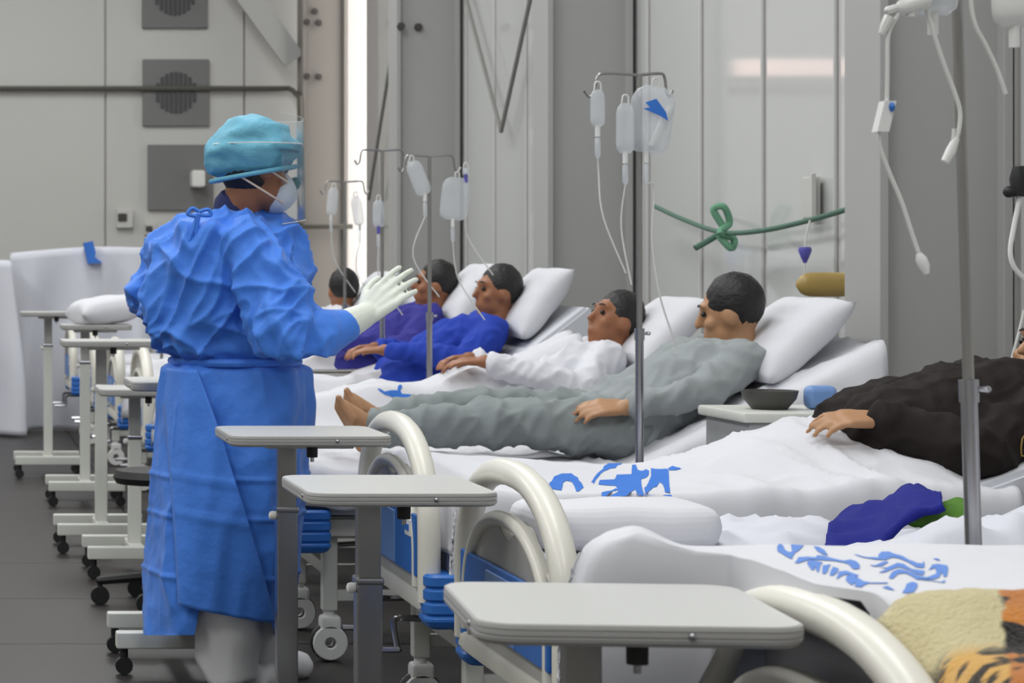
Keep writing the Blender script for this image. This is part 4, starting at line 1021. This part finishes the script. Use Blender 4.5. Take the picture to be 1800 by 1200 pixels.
bv = BVHTree.FromPolygons([v.co + og for v in jk.data.vertices], [p.vertices[:] for p in jk.data.polygons])
bm = NB()
for st in badge():
    pts = []
    for p in st:
        h = bv.ray_cast(V((p.x, 4.5, p.z)), V((0, 1, 0)))[0]
        pts.append(V((p.x, (h.y - 0.003) if h else bc.y, p.z)))
    tube(bm, pts, 0.0022, 6)
obj('gold_badge', bm, 'gold', pc, og)
for key, lab, hipx, hd, hz, top_m, skin in (
    ('E', 'reclining patient in white beyond the grey one', 2.14, (1078, 565, 8.97), (-0.8, -0.25, 0.3), 'whitetop', 'skin'),
    ('F', 'patient in a bright blue top leaning on white pillows', 2.00, (872, 515, 10.27), (-0.9, -0.2, 0.1), 'bright_blue', 'skin'),
    ('G', 'patient in a violet top beyond the bright blue one', 1.98, (762, 502, 11.6), (-0.9, 0.1, 0.1), 'violet', 'skin'),
    ('H', 'farthest dark-haired patient, in white beside the blue sleeve', 1.86, (602, 512, 13.2), (-0.2, 0.9, 0.0), 'whitetop', 'skin')):
    b = B[key]; yc = b['y'] + 0.45; head = px(*hd); hip = V((hipx, yc, 0.72))
    mid = hip.lerp(head, 0.5)
    patient(lab, hip, head, hz, key, [(-1, V((mid.x + 0.02, yc - 0.30, mid.z - 0.08)), V((hip.x - 0.10, yc - 0.18, hip.z + 0.17)), (-1, 0.4, 0), (0, 0.2, -1), (0, 1, 0.2)), (1, V((mid.x + 0.02, yc + 0.30, mid.z - 0.08)), V((hip.x - 0.08, yc + 0.16, hip.z + 0.17)), (-1, -0.4, 0), (0, -0.2, -1), (0, -1, 0.2))], top_m, skin, voxel=0.011, under=True)

# ------------------------------------------------------------------ person in the blue gown
DN = 6.75
n_ = lambda x, y, d=DN: px(x, y, d)
nurse = person_root('standing person in a long blue gown, teal cap and clear face shield', (n_(400, 0).x, DN, 0)); og = V(nurse.location)
hc = n_(452, 296, 6.74); hf = V((0.90, 0.36, -0.22)); f, r, u = basis(hf)
# body (head, neck, torso, arms, legs) as one surface
bm = NB()
head_prims(bm, hc, f, r, u)
nk = n_(418, 372); rcone(bm, hc - u * 0.06 - f * 0.025, 0.056, nk, 0.06)
chest = n_(400, 470); pel = n_(410, 690)
rcone(bm, nk, 0.06, chest, 0.12); rcone(bm, chest, 0.12, pel, 0.13)
shR, elR, wrR = n_(452, 436, 6.57), n_(512, 590, 6.47), n_(628, 566, 6.52)
shL, elL, wrL = n_(318, 440, 6.93), n_(262, 540, 6.98), n_(360, 610, 7.02)
for a_, b_, c_ in ((shR, elR, wrR), (shL, elL, wrL)):
    rcone(bm, chest.lerp(a_, 0.4), 0.075, a_ - V((0, 0, 0.03)), 0.04); rcone(bm, a_ - V((0, 0, 0.03)), 0.04, b_, 0.04); rcone(bm, b_, 0.04, c_, 0.027)
legN = [(n_(402, 740, 6.68), n_(400, 960, 6.66), V((n_(400, 0, 6.66).x, 6.66, 0.09))), (n_(430, 740, 6.86), n_(436, 960, 6.88), V((n_(442, 0, 6.88).x, 6.88, 0.09)))]
for a_, b_, c_ in legN:
    rcone(bm, a_, 0.09, b_, 0.055); rcone(bm, b_, 0.055, c_, 0.04)
hand(bm, wrL, (1, 0.0, -0.2), (0, -1, 0), (0, 0, 1))
obj('body', remesh(bm, 0.0075, 3), 'skin', nurse, og, sharp=None)
head_details(nurse, og, hc, f, r, u, hair=None)
bm = NB(); m3 = Matrix((r, f, u)).transposed(); ell(bm, hc + u * -0.01 - f * 0.035, (0.076, 0.075, 0.085), m3, 20, 14); obj('hair', bm, 'hair', nurse, og)
# navy scrub collar
bm = NB(); rcone(bm, nk + V((-0.012, 0, 0.012)), 0.062, nk - V((0.01, 0, 0.05)), 0.08); obj('scrub_collar', bm, 'gown_in', nurse, og)
# gown
RG = [(372, 372, 452, .085), (386, 322, 486, .14), (404, 292, 508, .18), (432, 268, 526, .205), (480, 250, 540, .22), (540, 252, 542, .225), (590, 270, 538, .22), (628, 292, 533, .205), (650, 290, 536, .21), (700, 285, 541, .225), (780, 279, 541, .235), (880, 270, 535, .235), (980, 263, 519, .23), (1060, 259, 502, .22), (1122, 257, 492, .215)]
def ring_at(y, l, rr, b, off=0.0, nseg=64, a0=0, a1=2 * math.pi, closed=True, ex=2.3):
    L_, R_ = n_(l, y), n_(rr, y); cx = (L_.x + R_.x) / 2; a = (R_.x - L_.x) / 2 + off; bb = b + off; pts = []
    for k in range(nseg if closed else nseg + 1):
        t = a0 + (a1 - a0) * k / nseg
        pts.append(V((cx + a * math.copysign(abs(math.cos(t)) ** (2 / ex), math.cos(t)), DN + bb * math.copysign(abs(math.sin(t)) ** (2 / ex), math.sin(t)), L_.z)))
    return pts
def RGI(y):
    for (y0, l0, r0, b0), (y1, l1, r1, b1) in zip(RG, RG[1:]):
        if y0 <= y <= y1:
            t = (y - y0) / (y1 - y0); return l0 + (l1 - l0) * t, r0 + (r1 - r0) * t, b0 + (b1 - b0) * t
    return RG[-1][1:]
bm = NB(); loft(bm, [ring_at(*q_) for q_ in RG])
rcone(bm, shR + V((-0.03, 0.03, 0.0)), 0.095, n_(490, 520, 6.50), 0.095); rcone(bm, n_(490, 520, 6.50), 0.095, n_(503, 585, 6.47), 0.098); rcone(bm, n_(505, 592, 6.47), 0.092, n_(560, 588, 6.48), 0.078); rcone(bm, n_(560, 588, 6.48), 0.078, n_(604, 574, 6.5), 0.052)
rcone(bm, shL, 0.085, n_(272, 520, 6.97), 0.075); rcone(bm, n_(266, 528, 6.98), 0.07, n_(330, 606, 7.02), 0.06)
me = remesh(bm, 0.0065, 8)
def crumple(x, y, z):
    d, _ = noise.voronoi(V((x, y, z))); return d[0], d[1] - d[0]
cuffc = n_(604, 574, 6.5)
def gfold(p, n):
    z = p.z; up = sstep(0.94, 1.0, z); dn = 1 - up
    wx, wy, wz = p.x + 0.03 * nz(p.x * 7, p.y * 7, z * 7), p.y + 0.03 * nz(p.x * 7 + 9, p.y * 7, z * 7), z + 0.04 * nz(p.x * 6 + 5, p.y * 6, z * 6)
    f1, e1 = crumple(wx * 10 + wz * 5.0, wy * 8, wz * 3.6); f2, e2 = crumple(wx * 17 - wz * 6, wy * 14, wz * 11)
    r1 = (1 - abs(nz(wx * 8.5 + wz * 4.5, wy * 8.5, wz * 1.9))) ** 2.5; r2 = (1 - abs(nz(wx * 15 - wz * 9, wy * 13, wz * 4.5))) ** 4; r3 = (1 - abs(nz(wx * 4 + 3, wy * 5, wz * 11))) ** 6
    a = up * (0.036 * (r1 - 0.55) + 0.022 * (r2 - 0.45) + 0.016 * (r3 - 0.3) + 0.022 * (f1 - 0.45))
    f3, e3 = crumple(wx * 8, wy * 8, wz * 1.5 + 3)
    s1 = (1 - abs(nz(wx * 7, wy * 7, wz * 0.9))) ** 2.5
    a += dn * (0.030 * (s1 - 0.5) + 0.016 * (f3 - 0.45) + 0.010 * (f2 - 0.45))
    for yc_ in (831, 898, 1000): a += dn * 0.007 * gauss(z, n_(0, yc_).z, 0.006)
    a -= 0.030 * gauss(z, n_(0, 632).z, 0.018)
    a += 0.02 * gauss(z, n_(0, 600).z, 0.03) * nz(p.x * 14, p.y * 14, 3)
    k = sstep(0.05, 0.16, (p - cuffc).length)
    return a * k
displace(me, gfold)
# open the hem: it is cut away on the near side so that the boot covers show
bm = bmesh.new(); bm.from_mesh(me); kill = []
for fc in bm.faces:
    c_ = fc.calc_center_median(); xp = VX + c_.x * F / c_.y; yp = VY + (H - c_.z) * F / c_.y
    if c_.y < DN - 0.02: hem = 1118 if xp < 340 else (1118 - 70 * sstep(340, 356, xp) if xp < 360 else 1048 + 26 * (xp - 356) / 110 if xp < 468 else 1074 + 34 * sstep(468, 484, xp))
    else: hem = 1112
    if yp > hem or (c_.z < 0.2 and fc.normal.z < -0.7): kill.append(fc)
bmesh.ops.delete(bm, geom=kill, context='FACES')
for v in bm.verts:
    if v.is_boundary and v.co.z < 0.6:
        xp = VX + v.co.x * F / v.co.y
        if v.co.y < DN - 0.02 and 342 < xp < 484: hem = 1118 - 70 * sstep(340, 356, xp) if xp < 360 else 1048 + 26 * (xp - 356) / 110 if xp < 468 else 1074 + 34 * sstep(468, 484, xp)
        else: hem = 1116
        v.co.z = H - (hem - VY) * v.co.y / F
bm.to_mesh(me); bm.free()
gown = obj('gown', me, 'gown', nurse, og, sharp=None)
# waist tie
bm = NB(); rings = []
for k in range(65):
    pass
ty = 634; l_, r_, b_ = RGI(ty); ctr = ring_at(ty, l_, r_, b_, -0.018, 72)
tube(bm, ctr + [ctr[0]], 0.012, 8); obj('waist_tie', bm, 'gown', gown, V((0, 0, 0)) + og)
# overlapping back flap, open at the lower hem
bm = NB(); vv = []
for i in range(61):
    y = 645 + (1062 - 645) * i / 60; l_, r_, b_ = RGI(min(y, 1122)); t_ = i / 60
    row = []
    xr = 335 + (468 - 335) * t_ ** 0.95 ; xl = 282 + 20 * t_
    for j in range(25):
        s_ = j / 24; xx = xl + (xr - xl) * s_
        cxp = (l_ + r_) / 2; ap = (r_ - l_) / 2; q_ = min(1, abs((xx - cxp) / ap)); yb = b_ * (1 - q_ ** 2.3) ** (1 / 2.3)
        p = n_(xx, y - 18 * (1 - s_) * t_ * 1.0 + 14 * s_ * t_)
        p.y = DN - yb - 0.014 - 0.018 * t_ - 0.010 * (ridge(xx * 0.022, y * 0.004, 3) - 0.5) - 0.006 * gauss(y, 831, 5) - 0.006 * gauss(y, 898, 5)
        row.append(bm.verts.new(p))
    vv.append(row)
for a_, b_ in zip(vv, vv[1:]):
    for j in range(24): bm.faces.new((a_[j], a_[j + 1], b_[j + 1], b_[j]))
fl = obj('gown_flap', bm, 'gown', gown, og, sharp=None); sd = fl.modifiers.new('thickness', 'SOLIDIFY'); sd.thickness = 0.004
# neck tie bow
bm = NB()
for pts in ([(350, 372), (338, 366), (330, 376), (344, 380)], [(350, 372), (366, 368), (370, 378), (352, 378)], [(348, 376), (340, 400), (332, 425)], [(350, 376), (346, 400), (344, 420)]):
    tube(bm, curve([n_(x, y, DN - 0.175) for x, y in pts], 5), 0.0065, 6)
obj('neck_tie', bm, 'gown', gown, og)
# cuff, gloves
bm = NB(); hand(bm, n_(640, 556, 6.53), (0.72, 0.12, 0.66), (0.35, 0.85, -0.35), (-0.2, 0.1, 1), 1.12, curl=0.22)
rcone(bm, n_(606, 572, 6.5), 0.047, n_(642, 554, 6.53), 0.036)
obj('glove', remesh(bm, 0.005, 3), 'glove', nurse, og, sharp=None)
# boot covers
for a_, b_, c_ in legN:
    bm = NB(); kx = b_ + V((0, 0, -0.02))
    tube(bm, [kx, kx.lerp(c_, 0.25), kx.lerp(c_, 0.5), kx.lerp(c_, 0.75), c_ + V((0, 0, 0.03)), c_ + V((0.01, 0, -0.05))], [0.075, 0.095, 0.098, 0.094, 0.088, 0.075], 18)
    rcone(bm, c_ + V((0.02, 0.01, -0.045)), 0.045, c_ + V((0.15, 0.05, -0.055)), 0.035)
    me = remesh(bm, 0.010, 3); displace(me, lambda p, n: 0.012 * ridge(p.x * 9, p.y * 9, p.z * 5)); obj('boot_cover', me, 'boot', nurse, og, sharp=None)
# bouffant cap
bm = NB(); cc = n_(446, 262, 6.74); ax = (n_(528, 262) - n_(364, 268)); 
ell(bm, V((0, 0, 0)), (0.135, 0.118, 0.098), None, 56, 36)
tm = Matrix.Rotation(R(6), 3, 'Y')
for v in bm.verts:
    c0 = v.co.copy(); a_ = math.atan2(c0.y, c0.x)
    low = sstep(0.0, -0.09, c0.z)
    k = 1.0 + 0.11 * (ridge(c0.x * 7 + c0.z * 6, c0.y * 7, c0.z * 17 - c0.x * 3) - 0.4) + 0.05 * (ridge(c0.x * 16, c0.y * 16, c0.z * 26) - 0.4) + low * 0.02 * math.sin(a_ * 22)
    v.co = c0 * k
    v.co.x += 0.02 * low * (-1 if c0.x < 0 else 0.3)
    v.co.z += 0.04 * sstep(0.03, 0.12, c0.x) * (1 if c0.z < 0 else 0) - 0.02 * sstep(-0.05, -0.12, c0.x)
    v.co = cc + tm @ v.co
obj('cap', bm, 'cap', nurse, og, sharp=None)
bm = NB(); cb_ = cc + V((0, 0, -0.062))
tube(bm, curve([cb_ + tm @ V((0.122 * math.cos(t_), 0.105 * math.sin(t_), -0.012 + 0.035 * math.cos(t_))) for t_ in [2 * math.pi * k / 24 for k in range(25)]], 3), 0.007, 8); obj('cap_band', bm, 'cap', nurse, og)
# respirator mask with teal valve and straps
bm = NB(); mc = hc + f * 0.078 - u * 0.055
ell(bm, mc, (0.062, 0.052, 0.066), m3, 24, 16)
for v in bm.verts:
    q_ = v.co - mc; v.co += f * 0.012 * max(0, 1 - abs(q_.dot(u)) / 0.05)
obj('respirator', bm, 'mask', nurse, og)
bm = NB(); vc = mc + f * 0.05 + r * 0.012 + u * 0.040; a3 = Matrix((r, u, f)).transposed(); ell(bm, vc, (0.022, 0.020, 0.016), a3, 16, 10); obj('valve', bm, 'teal', nurse, og)
for dz, back in ((0.03, (-0.075, 0.02)), (-0.035, (-0.085, -0.045))):
    bm = NB(); tube(bm, curve([mc + r * 0.058 + u * dz, hc + r * 0.088 + f * 0.01 + u * (dz - 0.045), hc + r * 0.060 + f * back[0] + u * back[1]], 6), 0.0032, 6); obj('strap', bm, 'elastic', nurse, og)
# clear face shield
ff = V((f.x, f.y, 0)).normalized(); rr_ = ff.cross(V((0, 0, 1)))
def sp(a_, s_): return hc + rr_ * math.sin(a_) * 0.118 + ff * (0.022 + 0.118 * math.cos(a_) + 0.006 * s_) + V((0, 0, 0.142 - 0.292 * s_ + 0.03 * (s_ - 0.5) * (1 - math.cos(a_)) * -1.0))
bm = NB(); vv = [[bm.verts.new(sp(R(-95 + 190 * i / 30), j / 16)) for j in range(17)] for i in range(31)]
for a_, b_ in zip(vv, vv[1:]):
    for j in range(16): bm.faces.new((a_[j], a_[j + 1], b_[j + 1], b_[j]))
fs = obj('face_shield', bm, 'visor', nurse, og, sharp=None)
bm = NB(); A95 = R(95)
tube(bm, [sp(-A95 + 2 * A95 * i / 40, 1.0) for i in range(41)], 0.0014, 6); tube(bm, [sp(-A95 + 2 * A95 * i / 40, 0.0) for i in range(41)], 0.0008, 6)
obj('shield_rim', bm, 'tubing', fs, og)
bm = NB(); tube(bm, [hc + V((0, 0, 0.07)) + rr_ * math.sin(a_) * 0.128 + ff * (0.0 + 0.138 * math.cos(a_)) for a_ in [R(-180 + 360 * k / 40) for k in range(41)]], 0.0018, 6); obj('head_strap', bm, 'tubing', fs, og)

# ------------------------------------------------------------------ draped white covers at the far left
def drape(x0, x1, y, ztop, lab, seed, skew=0.0, bot=0.0, slope=0.0):
    t = thing('draped_cover', lab, 'cover', ((x0 + x1) / 2, y, 0)); og = V(t.location)
    bm = NB(); vv = []; nx, nz_ = 60, 44
    for i in range(nx + 1):
        row = []; u_ = i / nx
        for j in range(nz_ + 1):
            s_ = j / nz_; zt = ztop + slope * (u_ - 0.5) - 0.05 * (1 - math.sin(math.pi * u_)) 
            if s_ < 0.22: yy = y + 0.35 * (1 - s_ / 0.22); z = zt - 0.015 * (s_ / 0.22) ** 2
            else:
                q_ = (s_ - 0.22) / 0.78; yy = y - 0.10 * q_; z = zt - 0.015 - (zt - 0.02 - bot) * q_
            g = sstep(0.1, 0.9, s_); yy += 0.075 * g * math.sin(u_ * (x1 - x0) * 17 + seed + 1.5 * nz(u_ * 3, seed)) + 0.03 * nz(u_ * 5, s_ * 3, seed)
            x = x0 + (x1 - x0) * u_ + (u_ - 0.5) * 0.25 * g + skew * g
            row.append(bm.verts.new((x, yy, z)))
        vv.append(row)
    for a_, b_ in zip(vv, vv[1:]):
        for j in range(nz_): bm.faces.new((a_[j], a_[j + 1], b_[j + 1], b_[j]))
    c_ = obj('cloth', bm, 'sheet2', t, og, sharp=None); sd = c_.modifiers.new('thickness', 'SOLIDIFY'); sd.thickness = 0.006
    bm = NB(); box(bm, x0 + 0.08, x1 - 0.08, y + 0.05, y + 0.40, 0.12, ztop - 0.12, 0.02)
    for xx in (x0 + 0.12, x1 - 0.12):
        for yy in (y + 0.08, y + 0.36): cyl(bm, (xx, yy, 0), (xx, yy, 0.14), 0.02, 8)
    obj('crate', bm, 'cabinet', t, og)
    return t
t1 = drape(0.44, 2.0, 17.6, 1.44, 'tall white draped cover with a blue emblem against the far wall', 1.0, 0, 0.02)
og = V(t1.location); bm = NB()
poly = [(440, 80), (490, 70), (505, 130), (500, 155), (540, 185), (465, 190), (455, 140)]
A = [px(x / 3, 400 + y / 3, 17.50) for x, y in poly]; loft(bm, [A, [p + V((0, 0.1, 0)) for p in A]]); obj('print', bm, 'print', t1, og, sharp=20)
drape(-0.75, 0.42, 17.1, 1.32, 'pale draped cover at the far left edge, corner peaked', 4.0, 0, 0.02, 0.12)
